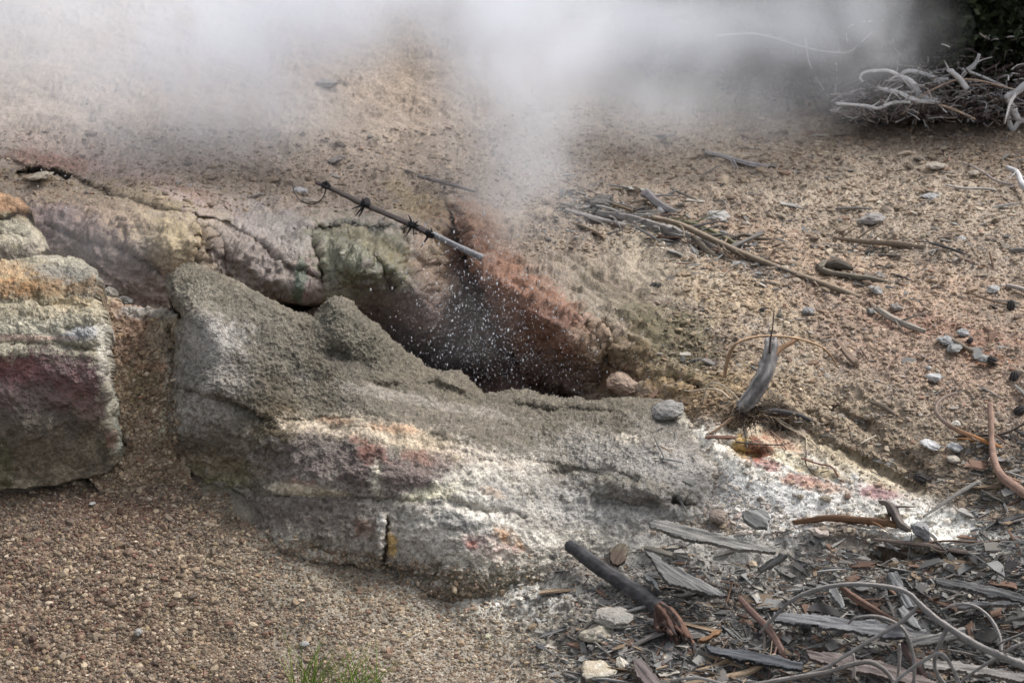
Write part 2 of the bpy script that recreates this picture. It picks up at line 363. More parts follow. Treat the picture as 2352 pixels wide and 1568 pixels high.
def g_col(u, v, P):
    C = np.zeros(u.shape + (3,)) + np.array((.19, .155, .12))
    t = sstep(1100, 980, v + .0 * u)[..., None]; C = C * (1 - t) + np.array(TAN) * t
    ops = [(300, 1300, 520, 130, 12, (.25, .20, .16), .8), (250, 1180, 150, 60, 0, (.16, .075, .055), .7), (180, 1350, 260, 160, 10, (.15, .095, .075), .55),
        (700, 1420, 420, 120, 8, (.26, .22, .16), .7), (560, 1200, 90, 160, 0, (.30, .26, .19), .7), (540, 1110, 100, 30, 8, (.15, .14, .06), .7),
        (950, 1380, 330, 70, 10, (.38, .34, .26), .8), (1220, 1370, 260, 60, 4, (.68, .65, .57), .85), (1180, 1470, 200, 60, 0, (.34, .31, .25), .6), (1000, 1500, 300, 90, 0, (.36, .31, .24), .7),
        (1340, 1470, 150, 70, 0, (.55, .48, .36), .6), (1300, 1560, 180, 50, 0, (.42, .36, .27), .6),
        # litter slope
        (1850, 1420, 620, 190, 6, (.12, .105, .09), .9), (1600, 1270, 320, 60, 6, (.38, .36, .32), .8), (1500, 1330, 150, 40, 10, (.55, .5, .42), .5),
        (1620, 1240, 130, 20, 15, (.5, .46, .4), .5), (2050, 1320, 260, 50, 6, (.30, .26, .21), .7), (2120, 1285, 120, 30, 4, (.20, .13, .07), .85),
        # slope behind
        (1900, 420, 520, 170, 8, (.375, .295, .215), .8), (2200, 300, 260, 40, 5, (.22, .17, .12), .85), (2330, 350, 160, 60, 10, (.18, .13, .09), .75), (2150, 265, 300, 24, 4, (.10, .08, .065), .8),
        (1540, 190, 140, 40, 5, (.32, .30, .12), .8), (2150, 780, 330, 130, 15, (.40, .26, .18), .65), (2200, 760, 200, 25, 12, (.30, .13, .08), .45), (2270, 820, 60, 14, 10, (.35, .13, .05), .6),
        (2050, 640, 350, 50, 10, (.42, .29, .19), .5), (1750, 560, 200, 60, 20, (.42, .27, .17), .4), (1520, 640, 190, 60, 30, (.36, .30, .21), .6), (1640, 660, 60, 22, 25, (.62, .56, .46), .7), (1740, 745, 50, 16, 20, (.60, .56, .52), .7),
        (1700, 700, 150, 60, 20, (.48, .34, .19), .6), (1830, 760, 70, 30, 50, (.38, .30, .20), .5), (1830, 870, 90, 50, 30, (.52, .43, .30), .5),
        (1640, 890, 170, 60, 5, (.36, .24, .10), .8), (1600, 935, 130, 30, 5, (.22, .13, .055), .7), (1800, 900, 160, 60, 30, (.38, .28, .16), .6), (2000, 980, 240, 90, 22, (.33, .255, .17), .7), (2250, 1080, 200, 90, 20, (.28, .215, .15), .7),
        (1740, 970, 90, 45, 10, (.10, .07, .045), .7),
        # white shelf
        (1900, 1105, 330, 64, 18, (.68, .64, .565), 1, .25, .22), (1760, 1160, 150, 70, 10, (.74, .72, .68), .8, .3, .2), (2180, 1225, 200, 45, 10, (.80, .77, .68), .95, .25, .15), (1700, 1040, 120, 40, 25, (.72, .67, .57), .95, .3, .3),
        (1800, 1040, 110, 28, 25, (.66, .54, .30), .6), (1715, 1032, 62, 20, 14, (.50, .30, .06), .95, .25), (1748, 1030, 30, 22, 30, (.16, .055, .03), .95, .25), (1800, 1018, 60, 14, 20, (.40, .13, .06), .6),
        (1850, 1105, 50, 12, 8, (.58, .20, .13), .6), (1900, 1120, 60, 12, 5, (.62, .33, .18), .5), (2020, 1128, 60, 20, 8, (.40, .16, .17), .75), (1760, 1065, 40, 12, 20, (.45, .12, .12), .6), (1960, 1065, 170, 26, 22, (.58, .47, .29), .7),
        (2040, 1080, 140, 12, 24, (.30, .22, .12), .5), (1900, 1090, 60, 10, 10, (.62, .45, .2), .5),
        # wall of the vent, left to right
        (250, 400, 430, 130, 12, (.33, .26, .21), .9), (350, 440, 300, 40, 20, (.36, .26, .22), .8), (560, 450, 170, 55, 10, (.30, .23, .17), .7), (510, 480, 120, 20, 20, (.26, .12, .09), .5), (640, 540, 150, 60, 15, (.235, .20, .18), .85),
        (120, 372, 90, 22, 5, (.30, .15, .11), .8), (92, 402, 40, 9, 0, (.48, .38, .24), .9, .2, .1), (40, 400, 60, 26, 0, (.14, .10, .07), .7),
        (250, 470, 260, 55, 12, (.32, .245, .155), .9), (330, 540, 200, 80, 15, (.27, .20, .115), .9), (200, 500, 160, 50, 18, (.27, .165, .10), .5), (150, 540, 140, 60, 18, (.16, .10, .095), .85), (250, 600, 200, 70, 15, (.15, .105, .085), .8),
        (350, 680, 160, 60, 0, (.20, .14, .115), .8), (410, 560, 60, 60, 0, (.40, .30, .15), .7), (480, 570, 40, 45, 0, (.25, .17, .09), .85), (590, 600, 120, 60, 20, (.18, .135, .11), .85), (660, 650, 110, 55, 10, (.17, .13, .105), .8), (710, 640, 30, 60, 0, (.23, .13, .12), .7),
        (690, 640, 14, 45, 5, (.04, .085, .045), .85, .3, .3), (700, 700, 60, 18, 0, (.08, .055, .05), .8),
        (840, 600, 130, 85, 15, (.12, .115, .048), .95), (760, 560, 50, 60, 0, (.20, .185, .10), .6), (860, 660, 130, 50, 0, (.16, .165, .085), .7), (860, 575, 100, 22, 25, (.20, .15, .05), .6), (830, 530, 110, 10, 2, (.06, .05, .025), .9, .2),
        (970, 470, 90, 40, 20, (.36, .27, .15), .8), (1000, 600, 60, 110, 10, (.28, .17, .10), .85), (1000, 560, 35, 45, 0, (.33, .25, .15), .5), (930, 720, 140, 70, 20, (.17, .115, .095), .8), (1050, 560, 28, 90, 5, (.34, .18, .13), .7), (1090, 520, 60, 60, 20, (.25, .13, .07), .8), (1110, 640, 40, 90, 0, (.24, .15, .12), .8),
        (1020, 760, 90, 50, 10, (.26, .165, .13), .7), (1150, 610, 60, 40, 25, (.24, .105, .05), .9), (1190, 740, 80, 100, 30, (.17, .07, .04), .8), (1290, 770, 130, 80, 35, (.27, .14, .075), .8), (1245, 705, 175, 80, 42, (.215, .082, .03), .95, .45, .4), (1280, 800, 110, 70, 35, (.17, .062, .026), .85), (1390, 790, 70, 60, 35, (.28, .19, .11), .6), (1230, 850, 90, 50, 0, (.18, .085, .05), .7),
        (1330, 640, 200, 60, 36, (.23, .18, .13), .85), (1450, 730, 160, 65, 38, (.20, .16, .105), .85), (1540, 790, 120, 65, 20, (.155, .13, .07), .85), (1430, 830, 80, 60, 20, (.16, .105, .05), .8), (1330, 850, 100, 40, 10, (.17, .09, .05), .8), (1400, 880, 60, 40, 0, (.18, .10, .045), .8),
        (1020, 830, 170, 50, 20, (.15, .105, .10), .9), (1160, 870, 180, 60, 0, (.15, .09, .075), .85)]
    C = paint(u, v, P, C, ops)
    # grains: red, dark and pale specks and patches that belong to the soil
    a = fbm(P, 60, 2, 63); b = fbm(P, 4, 3, 67); c = fbm(P, 20, 3, 69)
    C = C * .82 + C.mean(-1, keepdims=True) * .18
    C = C * (1 + .22 * a + .14 * b + .16 * c)[..., None]
    C = C * (1 - .30 * sstep(.55, .8, a)[..., None])
    return C
def g_wet(u, v, P):
    return paint1(u, v, P, np.full(u.shape, .06), [(840, 600, 160, 110, 15, .95, 1), (600, 560, 200, 90, 20, .8, .9), (300, 570, 300, 100, 15, .45, .8), (1000, 680, 150, 130, 20, .6, .8), (1250, 740, 200, 120, 35, .6, .7), (1650, 1290, 500, 90, 5, .5, .5), (1850, 1420, 500, 150, 5, .45, .6), (1760, 1160, 150, 60, 5, .5, .6)])
print('ground'); 
sheet('ground', None, 2.3, GZ, GF, g_disp, g_col, g_wet, M_GROUND, bbox=(-330, 2700, -330, 1900))
SHEETS[-1]['keep'] = np.ones_like(SHEETS[-1]['keep'])
tag(bpy.data.objects['ground'], kind='structure')

# ------------------------------------------------------------------ the rock masses in front of the vent
# left block
LB = [(-300, 640), (-80, 615), (0, 612), (60, 597), (120, 586), (170, 594), (212, 612), (224, 640), (216, 690), (236, 712), (242, 760), (238, 800), (250, 860), (266, 930), (274, 990), (280, 1050), (250, 1085), (120, 1115), (0, 1125), (-300, 1130)]
LBZ = rbf(zc([(0, 600, 'Y', 11.05), (150, 600, 'Y', 11.1), (0, 680, 'Y', 10.8), (200, 660, 'Y', 10.9), (0, 780, 'Y', 10.66), (200, 780, 'Y', 10.72), (0, 900, 'Y', 10.6), (220, 900, 'Y', 10.64), (0, 1130, 'Y', 10.50), (240, 1090, 'Y', 10.6), (-300, 700, 'Y', 10.8), (-300, 1130, 'Y', 10.5)]), 30)
LBF = [('g', [(-300, 790), (100, 792), (180, 800), (240, 812)], 7, .015), ('s', [(-300, 800), (120, 806), (225, 815), (250, 900), (266, 1000)], 9, 500, .02), ('g', [(150, 755), (240, 750)], 8, .02), ('b', 60, 640, 90, 40, 0, .05), ('g', [(0, 690), (90, 705), (220, 700)], 9, .012)]
def lb_disp(u, v, P):
    top = sstep(830, 790, v)
    return .02 * fbm(P, 4, 3, 101) + .035 * np.abs(fbm(P, 5, 3, 102, .5)) + top * (.012 * np.abs(fbm(P, 22, 4, 103, .7)) + .005 * fbm(P, 60, 3, 104, .7)) + (1 - top) * (.010 * fbm(P, 20, 4, 105, .6) + .004 * fbm(P, 60, 2, 107)) + top * .004 * fbm(P, 20, 3, 109, .6, (1, 1, 2))
def lb_col(u, v, P):
    C = np.zeros(u.shape + (3,)) + np.array((.33, .29, .21))
    C = paint(u, v, P, C, [(60, 640, 110, 22, 0, (.38, .26, .14), .8), (20, 625, 60, 18, 0, (.42, .29, .17), .8), (170, 640, 90, 45, 10, (.23, .215, .185), .95), (160, 600, 60, 14, 10, (.36, .33, .26), .8), (120, 668, 120, 22, -5, (.26, .16, .08), .75), (20, 665, 60, 20, 0, (.34, .19, .09), .7),
        (110, 715, 150, 26, 0, (.46, .40, .29), .8), (150, 695, 60, 16, 0, (.42, .30, .15), .4), (90, 755, 190, 22, 0, (.52, .48, .38), .8), (190, 768, 60, 14, -8, (.36, .36, .36), .9, .25, .4), (60, 775, 130, 5, 1, (.60, .42, .34), .7, .3, .2), (100, 800, 190, 14, 0, (.40, .37, .29), .6),
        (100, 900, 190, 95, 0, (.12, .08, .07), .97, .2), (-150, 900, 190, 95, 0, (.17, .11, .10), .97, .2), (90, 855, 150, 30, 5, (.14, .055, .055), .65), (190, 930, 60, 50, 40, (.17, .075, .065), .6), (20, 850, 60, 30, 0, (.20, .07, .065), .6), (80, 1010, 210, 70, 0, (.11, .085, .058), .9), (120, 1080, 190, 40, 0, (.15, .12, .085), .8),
        (5, 1060, 22, 60, 0, (.07, .07, .03), .6), (252, 900, 16, 120, -8, (.44, .41, .33), .75, .4, .6), (268, 980, 8, 60, -5, (.56, .57, .47), .7, .3, .5), (255, 1005, 12, 18, 0, (.28, .13, .10), .5), (235, 790, 18, 40, 0, (.56, .52, .44), .8)])
    return C * (1 + .3 * fbm(P, 55, 2, 163) + .2 * fbm(P, 15, 2, 164))[..., None]
sheet('layered_rock', LB, 1.8, LBZ, LBF, lb_disp, lb_col, lambda u, v, P: paint1(u, v, P, np.full(u.shape, .1), [(80, 900, 210, 100, 0, .75, 1), (180, 768, 80, 20, 0, .7, 1)]), M_MUD, edge=LB[:16], rag=5)
tag(bpy.data.objects['layered_rock'], 'big squared rock block at the left, tan grainy top, dark red face', 'rock')

# small boulder behind it
FB = [(-200, 420), (-40, 430), (0, 436), (40, 450), (62, 472), (60, 498), (72, 520), (98, 550), (104, 575), (96, 600), (60, 630), (0, 650), (-200, 660)]
FBZ = rbf(zc([(0, 440, 'Y', 11.95), (0, 500, 'Y', 11.8), (60, 500, 'Y', 11.85), (0, 560, 'Y', 11.65), (90, 590, 'Y', 11.7), (-200, 540, 'Y', 11.7), (0, 640, 'Y', 11.6)]), 30)
def fb_col(u, v, P):
    C = np.zeros(u.shape + (3,)) + np.array((.36, .31, .22))
    C = paint(u, v, P, C, [(10, 465, 80, 34, 12, (.30, .17, .09), .9), (10, 515, 50, 22, 0, (.13, .11, .06), .85), (40, 545, 60, 30, 20, (.42, .38, .30), .7), (30, 600, 90, 40, 0, (.27, .23, .19), .8)])
    return C * (1 + .3 * fbm(P, 55, 2, 163))[..., None]
sheet('mushroom_rock', FB, 1.8, FBZ, [('g', [(-200, 508), (0, 506), (40, 500), (66, 498)], 8, .07), ('g', [(0, 540), (50, 548)], 10, .02)], lambda u, v, P: .02 * fbm(P, 6, 3, 111) + .016 * np.abs(fbm(P, 22, 4, 113, .6)), fb_col, lambda u, v, P: np.full(u.shape, .2), M_MUD, edge=FB[:11], rag=4)
tag(bpy.data.objects['mushroom_rock'], 'small knobby rock with a rust brown cap at the left edge behind the squared block', 'rock')

# crumbly red slope in the gap
GU = [(205, 690), (225, 700), (245, 688), (280, 700), (330, 706), (385, 708), (412, 730), (430, 800), (440, 1110), (430, 1130), (225, 1130), (205, 1100)]
GUZ = rbf(zc([(300, 700, 'Y', 11.28), (220, 700, 'Y', 11.2), (400, 700, 'Y', 11.2), (300, 800, 'Y', 11.05), (310, 900, 'Y', 10.88), (320, 1000, 'Y', 10.72), (320, 1130, 'Y', 10.60), (220, 900, 'Y', 10.84), (420, 900, 'Y', 10.82), (400, 1050, 'Y', 10.68), (270, 1050, 'Y', 10.68)]), 30)
def gu_col(u, v, P):
    C = np.zeros(u.shape + (3,)) + np.array((.34, .27, .19))
    C = paint(u, v, P, C, [(300, 770, 60, 80, 0, (.21, .135, .095), .9), (340, 722, 60, 12, 0, (.33, .31, .28), .8), (370, 800, 30, 60, 0, (.36, .30, .22), .7), (340, 880, 70, 50, 0, (.26, .20, .11), .6), (380, 960, 12, 70, 8, (.56, .54, .42), .85, .3), (395, 860, 16, 50, 5, (.50, .46, .38), .7), (320, 1050, 80, 60, 0, (.38, .31, .23), .6), (350, 845, 40, 10, 0, (.32, .15, .10), .5)])
    return C * (1 + .35 * fbm(P, 55, 2, 263) + .25 * fbm(P, 18, 2, 264))[..., None]
sheet('soil_slope', GU, 1.8, GUZ, [('g', [(283, 1000), (284, 1045)], 6, .06), ('g', [(395, 760), (405, 850), (395, 960)], 10, .05)], lambda u, v, P: .03 * np.abs(fbm(P, 13, 4, 121, .6)) + .01 * fbm(P, 45, 3, 123), gu_col, lambda u, v, P: np.full(u.shape, .15), M_GROUND, edge=GU[1:7], r_edge=14, rag=7)
tag(bpy.data.objects['soil_slope'], kind='structure')

# the long grey rim with its mound and peak
CR = [(402, 1135), (388, 1040), (384, 960), (392, 880), (402, 820), (398, 762), (412, 722), (392, 694), (378, 655), (384, 630), (408, 609), (440, 602), (482, 611), (530, 632), (575, 660), (622, 689), (670, 709), (716, 722), (734, 703), (752, 687), (784, 682), (806, 694), (830, 722), (862, 744), (902, 777), (948, 815), (984, 842), (1012, 851), (1060, 855), (1086, 880), (1112, 905), (1160, 897), (1206, 893), (1240, 905), (1300, 913), (1350, 919), (1400, 913), (1480, 911), (1540, 918), (1574, 938), (1592, 962), (1640, 988), (1700, 1030), (1740, 1100), (1740, 1200)]
RR = CR + [(1650, 1290), (1400, 1350), (1100, 1400), (870, 1370), (700, 1350), (590, 1290), (560, 1210), (480, 1140)]
RZ = rbf(zc([(400, 1130, 'Y', 10.74), (390, 1000, 'Y', 10.66), (400, 850, 'Y', 10.8), (395, 700, 'Y', 10.95), (385, 650, 'Y', 11.05), (430, 608, 'Y', 11.15), (550, 650, 'Y', 11.1), (700, 722, 'Y', 11.0), (785, 690, 'Y', 11.0), (860, 745, 'Y', 11.05), (985, 845, 'Y', 11.15), (1110, 905, 'Y', 11.15), (1210, 900, 'Y', 11.15), (1300, 915, 'Y', 11.1), (1480, 912, 'z', .70), (1570, 938, 'z', .67), (1640, 990, 'z', .64), (1700, 1060, 'z', .575),
    (450, 720, 'Y', 10.8), (500, 800, 'Y', 10.68), (480, 900, 'Y', 10.56), (470, 1000, 'Y', 10.58), (480, 1120, 'Y', 10.62), (560, 1170, 'Y', 10.48), (600, 1000, 'Y', 10.5), (620, 900, 'Y', 10.6), (620, 780, 'Y', 10.8), (700, 850, 'Y', 10.72), (780, 760, 'Y', 10.86), (850, 850, 'Y', 10.85), (740, 940, 'Y', 10.6),
    (590, 1250, 'Y', 10.22), (650, 1200, 'Y', 10.22), (650, 1080, 'Y', 10.38), (720, 985, 'Y', 10.48), (880, 1290, 'Y', 10.06), (870, 1150, 'Y', 10.16), (880, 1020, 'Y', 10.32), (900, 960, 'Y', 10.55), (960, 900, 'Y', 10.92), (700, 1300, 'Y', 10.12),
    (1080, 1350, 'Y', 9.92), (1080, 1200, 'Y', 10.08), (1080, 1080, 'Y', 10.28), (1080, 1000, 'Y', 10.55), (1080, 940, 'Y', 10.9), (1300, 1300, 'z', .24), (1300, 1180, 'z', .40), (1300, 1080, 'z', .53), (1300, 980, 'z', .64), (1500, 1240, 'z', .33), (1500, 1120, 'z', .54), (1500, 1020, 'z', .65), (1640, 1180, 'z', .43), (1640, 1080, 'z', .565), (1740, 1150, 'z', .44),
    (870, 1370, 'Y', 10.05), (1100, 1400, 'Y', 9.95), (1400, 1350, 'z', .15)]), 30)
RF = [('g', [(765, 812), (800, 828), (830, 832)], 24, .05), ('s', [(590, 950), (540, 928), (470, 902), (428, 890)], 4, 40, .045), ('b', 640, 1000, 60, 50, 30, .06), ('b', 570, 1040, 70, 50, 10, .05),
      ('s', [(1330, 1075), (1170, 1050), (1060, 1015), (960, 985), (880, 960), (790, 955), (700, 960)], 6, 50, .014), ('g', [(740, 985), (850, 985), (950, 1010), (1060, 1040), (1150, 1060)], 6, .012),
      ('g', [(886, 1185), (889, 1240), (886, 1290)], 4, .06), ('b', 874, 1215, 7, 55, 2, .05), ('g', [(572, 1150), (570, 1260)], 8, .05), ('g', [(960, 1150), (860, 1140), (620, 1135)], 7, .03), ('g', [(875, 1060), (872, 1150)], 7, .02),
      ('g', [(1100, 1060), (1180, 1060), (1220, 1100)], 7, .012), ('g', [(1030, 1150), (1110, 1180), (1200, 1190)], 10, .04), ('b', 1150, 1220, 120, 50, 10, .04), ('b', 780, 1230, 120, 60, 0, .04), ('b', 760, 1090, 110, 45, 0, .03),
      ('g', [(990, 885), (1040, 900), (1100, 925)], 12, .03), ('b', 1040, 880, 40, 16, 15, .06), ('b', 1280, 930, 90, 18, 5, .05), ('g', [(1180, 930), (1300, 945), (1400, 950)], 9, .03), ('g', [(850, 882), (910, 893)], 16, .03), ('b', 900, 875, 30, 10, 0, .03),
      ('g', [(1260, 1090), (1400, 1080), (1480, 1110)], 9, .02), ('g', [(1550, 1150), (1600, 1165)], 9, .06), ('g', [(1380, 1150), (1500, 1160)], 16, .05), ('b', 1450, 1120, 70, 30, 10, .04), ('g', [(760, 1300), (1000, 1320)], 14, .05)]
def r_disp(u, v, P):
    mud = sstep(20, -20, v - np.interp(u, [400, 600, 700, 900, 1100, 1250, 1500, 1700], [860, 1000, 960, 965, 1030, 1070, 1080, 1120]))
    face = 1 - mud
    d = .018 * fbm(P, 3.5, 3, 201) + .008 * fbm(P, 12, 3, 205)
    grain = .0075 * np.abs(fbm(P, 36, 4, 211, .75)) + .005 * fbm(P, 90, 2, 213) + .010 * np.maximum(0, fbm(P, 22, 3, 215))
    smoothp = np.exp(-ell(u, v, 480, 770, 90, 70, 15) ** 4); grain = grain * (1 - .65 * smoothp)
    rough = .022 * np.abs(fbm(P, 6, 3, 220, .5, (1, 1, 1.8))) + .012 * fbm(P, 17, 5, 221, .6, (1, 1, 1.6)) + .006 * fbm(P, 60, 2, 223)
    return d + mud * grain + face * rough
def r_col(u, v, P):
    C = np.zeros(u.shape + (3,)) + np.array((.165, .147, .115))
    C = paint(u, v, P, C, [(600, 760, 150, 60, 38, (.165, .152, .125), .8), (800, 780, 80, 60, 40, (.15, .14, .112), .8), (790, 830, 60, 24, 20, (.11, .10, .085), .7), (480, 780, 75, 55, 10, (.42, .395, .37), .8), (430, 680, 60, 40, 0, (.25, .23, .19), .7), (500, 860, 110, 50, 20, (.30, .28, .255), .7), (620, 920, 60, 60, 20, (.13, .11, .08), .7), (480, 960, 70, 50, 10, (.40, .37, .33), .8), (480, 1060, 110, 50, 0, (.18, .145, .10), .85), (560, 1010, 100, 45, 20, (.16, .135, .10), .8), (640, 985, 50, 60, 30, (.11, .085, .05), .8), (530, 1080, 90, 30, 5, (.27, .23, .15), .7), (520, 1115, 70, 22, 0, (.25, .24, .11), .6),
        (1000, 960, 300, 40, 12, (.195, .175, .145), .6), (1300, 980, 260, 60, 5, (.18, .16, .13), .6), (1450, 1050, 200, 50, 10, (.36, .34, .31), .7), (1560, 1010, 90, 60, 30, (.25, .235, .215), .7), (1580, 1090, 90, 60, 10, (.38, .36, .34), .7), (1440, 1010, 30, 12, 10, (.55, .50, .42), .7), (960, 920, 200, 14, 12, (.40, .37, .33), .5),
        (850, 1165, 290, 145, 4, (.33, .30, .265), .95, .22), (1150, 1180, 210, 110, 15, (.70, .67, .61), .9), (820, 990, 150, 30, 6, (.62, .53, .42), .8), (980, 1020, 110, 22, 16, (.60, .50, .38), .75), (1150, 1060, 120, 20, 14, (.58, .52, .45), .7), (760, 1050, 130, 45, 0, (.16, .135, .125), .85), (880, 1090, 160, 45, 5, (.15, .115, .105), .85), (720, 1190, 150, 50, 0, (.165, .14, .12), .85), (1000, 1080, 80, 40, 10, (.17, .125, .115), .75),
        (855, 1035, 36, 24, 40, (.22, .09, .07), .55), (830, 1015, 30, 14, 30, (.24, .12, .09), .55), (960, 1050, 40, 16, 20, (.28, .15, .11), .55), (690, 1115, 40, 14, 0, (.20, .10, .07), .6), (840, 1210, 30, 20, 10, (.24, .12, .08), .5), (900, 985, 60, 10, 10, (.40, .22, .12), .5), (770, 965, 50, 8, 8, (.30, .17, .10), .6),
        (868, 1110, 16, 45, 0, (.56, .53, .44), .75, .4), (700, 1125, 90, 12, 6, (.60, .53, .40), .8, .3), (990, 1135, 80, 16, -12, (.68, .64, .48), .9, .3), (1060, 1100, 60, 30, 0, (.60, .57, .50), .7), (760, 1280, 110, 16, 12, (.66, .63, .57), .8, .3), (680, 1245, 60, 30, 10, (.46, .43, .37), .6), (700, 1310, 150, 20, 8, (.25, .225, .18), .6), (876, 1215, 8, 45, 0, (.62, .6, .56), .9, .2, .1),
        (1000, 1230, 120, 70, 15, (.50, .475, .43), .7), (1050, 1200, 60, 22, 20, (.20, .20, .20), .7), (1160, 1140, 60, 30, 20, (.25, .24, .235), .6), (1200, 1260, 180, 30, 5, (.55, .52, .47), .6), (1300, 1150, 130, 50, 10, (.25, .235, .215), .7), (1450, 1190, 200, 60, 10, (.42, .405, .385), .8), (1480, 1140, 90, 24, 10, (.24, .22, .2), .6), (1250, 1210, 70, 22, 10, (.24, .215, .19), .6),
        (1180, 1245, 50, 16, 30, (.50, .23, .07), .85, .3), (1175, 1262, 26, 12, 10, (.42, .09, .06), .85, .3), (1120, 1255, 60, 24, 20, (.55, .36, .33), .6), (1085, 1250, 14, 10, 0, (.42, .15, .12), .7), (900, 1250, 10, 24, 0, (.55, .36, .12), .8), (1130, 1135, 30, 12, 20, (.55, .40, .28), .5),
        (1640, 1020, 90, 16, 38, (.70, .66, .57), .85, .3, .3), (1700, 1100, 60, 80, 10, (.62, .59, .53), .9, .4, .4), (1660, 1160, 70, 40, 0, (.55, .53, .49), .7), (1400, 1250, 240, 36, 0, (.58, .55, .49), .75), (1240, 1290, 200, 30, 0, (.50, .47, .41), .6)])
    C = C * np.array([1.01, .985, .95]); s = fbm(P, 75, 2, 371); return C * (1 + .28 * fbm(P, 60, 2, 363) + .20 * fbm(P, 16, 3, 364))[..., None] * (1 - .4 * sstep(.25, .7, s))[..., None]
sheet('rock_ridge', RR, 1.8, RZ, RF, r_disp, r_col, lambda u, v, P: paint1(u, v, P, np.full(u.shape, .1), [(1400, 1130, 300, 110, 5, .8, 1), (1150, 1170, 160, 100, 5, .6, 1), (480, 800, 100, 80, 0, .4, 1), (480, 980, 100, 50, 0, .5, .8), (850, 1120, 250, 100, 0, .4, .8)]), M_MUD, edge=CR[1:41], rag=4, back=.38, drop=.6)
tag(bpy.data.objects['rock_ridge'], 'long grey mud-coated rock rim before the steaming vent, with mound, small peak and stained face', 'rock')

# ------------------------------------------------------------------ wood, stones, litter: builders
PX = 2 * HALF / 2352 * 1.07                       # metres per picture pixel per metre of distance
def crom(pts, n):
    p = np.array(pts, float)
    if len(p) == 1: return np.repeat(p, n, 0)
    p = np.vstack([2 * p[0] - p[1], p, 2 * p[-1] - p[-2]])
    m = len(p) - 3; t = np.linspace(0, m - 1e-6, n); i = t.astype(int); f = (t - i)[:, None]
    a, b, c, d = p[i], p[i + 1], p[i + 2], p[i + 3]
    return .5 * (2 * b + (c - a) * f + (2 * a - 5 * b + 4 * c - d) * f ** 2 + (3 * b - a - 3 * c + d) * f ** 3)
def smooth1(y, k):
    if k < 1 or len(y) < 3: return y
    n = len(y); w = np.exp(-((np.arange(n)[:, None] - np.arange(n)[None]) / k) ** 2); w /= w.sum(1, keepdims=True); return w @ y
def lay(pts, rpx, Y=None, h=0., stiff=.35, sink=.35, pc=80):
    """world path of a stick seen along pts; rests on the ground below it, raised by h (m)"""
    p = np.array(pts, float)[:, :2]
    L = np.hypot(*np.diff(p, axis=0).T).sum(); n = int(max(6, L / 5))
    q = crom(p, n); r = crom(np.interp(np.linspace(0, 1, len(p)), np.linspace(0, 1, len(np.atleast_1d(rpx))), np.atleast_1d(rpx))[:, None], n)[:, 0]
    if Y is None:
        s, _, _ = look(np.clip(q[:, 0], -300, 2600), q[:, 1]); ys = s[:, 1]
        yl = smooth1(ys, n * stiff); m = yl.mean(); lin = np.polyfit(np.arange(n), ys, 1); yl = .5 * yl + .5 * np.polyval(lin, np.arange(n))
        rm = np.mean(r) * PX * m
        yl = yl + np.minimum(0, -np.percentile(yl - ys, pc)) * 1. + rm * (-1.6 + 2 * sink)
    else: yl = np.interp(np.linspace(0, 1, n), np.linspace(0, 1, len(np.atleast_1d(Y))), np.atleast_1d(Y))
    hh = np.interp(np.linspace(0, 1, n), np.linspace(0, 1, len(np.atleast_1d(h))), np.atleast_1d(h))
    yl = yl - hh * 1.6
    return at(q[:, 0], q[:, 1], yl), r * PX * yl
def tube(P, R, colr, sides=14, seed=0, bump=.12, ragged=0., grain=.55, colr2=None, knots=0, flat=1., mott=.15):
    rg = np.random.default_rng(seed + 11); n = len(P)
    T = np.gradient(P, axis=0); T /= np.linalg.norm(T, axis=1, keepdims=True) + 1e-9
    up = np.array([0, -.35, .94]); A = np.cross(T, up); A /= np.linalg.norm(A, axis=1, keepdims=True) + 1e-9; B = np.cross(A, T)
    th = np.linspace(0, 2 * math.pi, sides, endpoint=False)
    sr = 1 + bump * rg.normal(0, 1, sides); sg = 1 + grain * rg.normal(0, .5, sides)
    wob = fbm(P, 20, 3, seed + 5)
    rad = .88 * R[:, None] * sr[None] * (1 + .9 * bump * wob[:, None]) * (1 + .35 * bump * rg.normal(0, 1, (n, sides)))
    for k in range(knots):
        i = rg.integers(1, max(2, n - 1)); j = rg.integers(0, sides); rad[i, j] *= 1.5
    V = P[:, None] + A[:, None] * (rad * np.cos(th))[..., None] * flat + B[:, None] * (rad * np.sin(th))[..., None]
    if ragged:
        V[0] -= T[0] * (R[0] * ragged * rg.random(sides))[:, None]; V[-1] += T[-1] * (R[-1] * ragged * rg.random(sides))[:, None]
    c = np.array(colr, float)[None, None] * np.ones((n, sides, 1))
    if colr2 is not None:
        t = sstep(.55, .95, np.linspace(0, 1, n))[:, None, None]; c = c * (1 - t) + np.array(colr2) * t
    c = c * np.clip(sg, .35, 1.8)[None, :, None] * (1 + mott * fbm(V, 30, 3, seed + 3)[..., None] * 1.5) * (1 + mott * rg.normal(0, .5, (n, sides, 1)))
    F = []
    idx = np.arange(n * sides).reshape(n, sides); nx = np.roll(idx, -1, 1)
    q = np.stack([idx[:-1], nx[:-1], nx[1:], idx[1:]], -1).reshape(-1, 4)
    V = V.reshape(-1, 3); c = c.reshape(-1, 3)
    e0 = P[0] - T[0] * R[0] * .15; e1 = P[-1] + T[-1] * R[-1] * .15
    V = np.vstack([V, e0, e1]); c = np.vstack([c, np.array([c[:sides].mean(0) * .8, c[-sides:].mean(0) * .8])])
    k0 = len(V) - 2; k1 = len(V) - 1
    cap0 = np.stack([idx[0], np.full(sides, k0), np.full(sides, k0), nx[0]], -1)[:, [0, 1, 3]]
    cap1 = np.stack([idx[-1], nx[-1], np.full(sides, k1)], -1)
    return V, q, np.vstack([cap0, cap1]), c
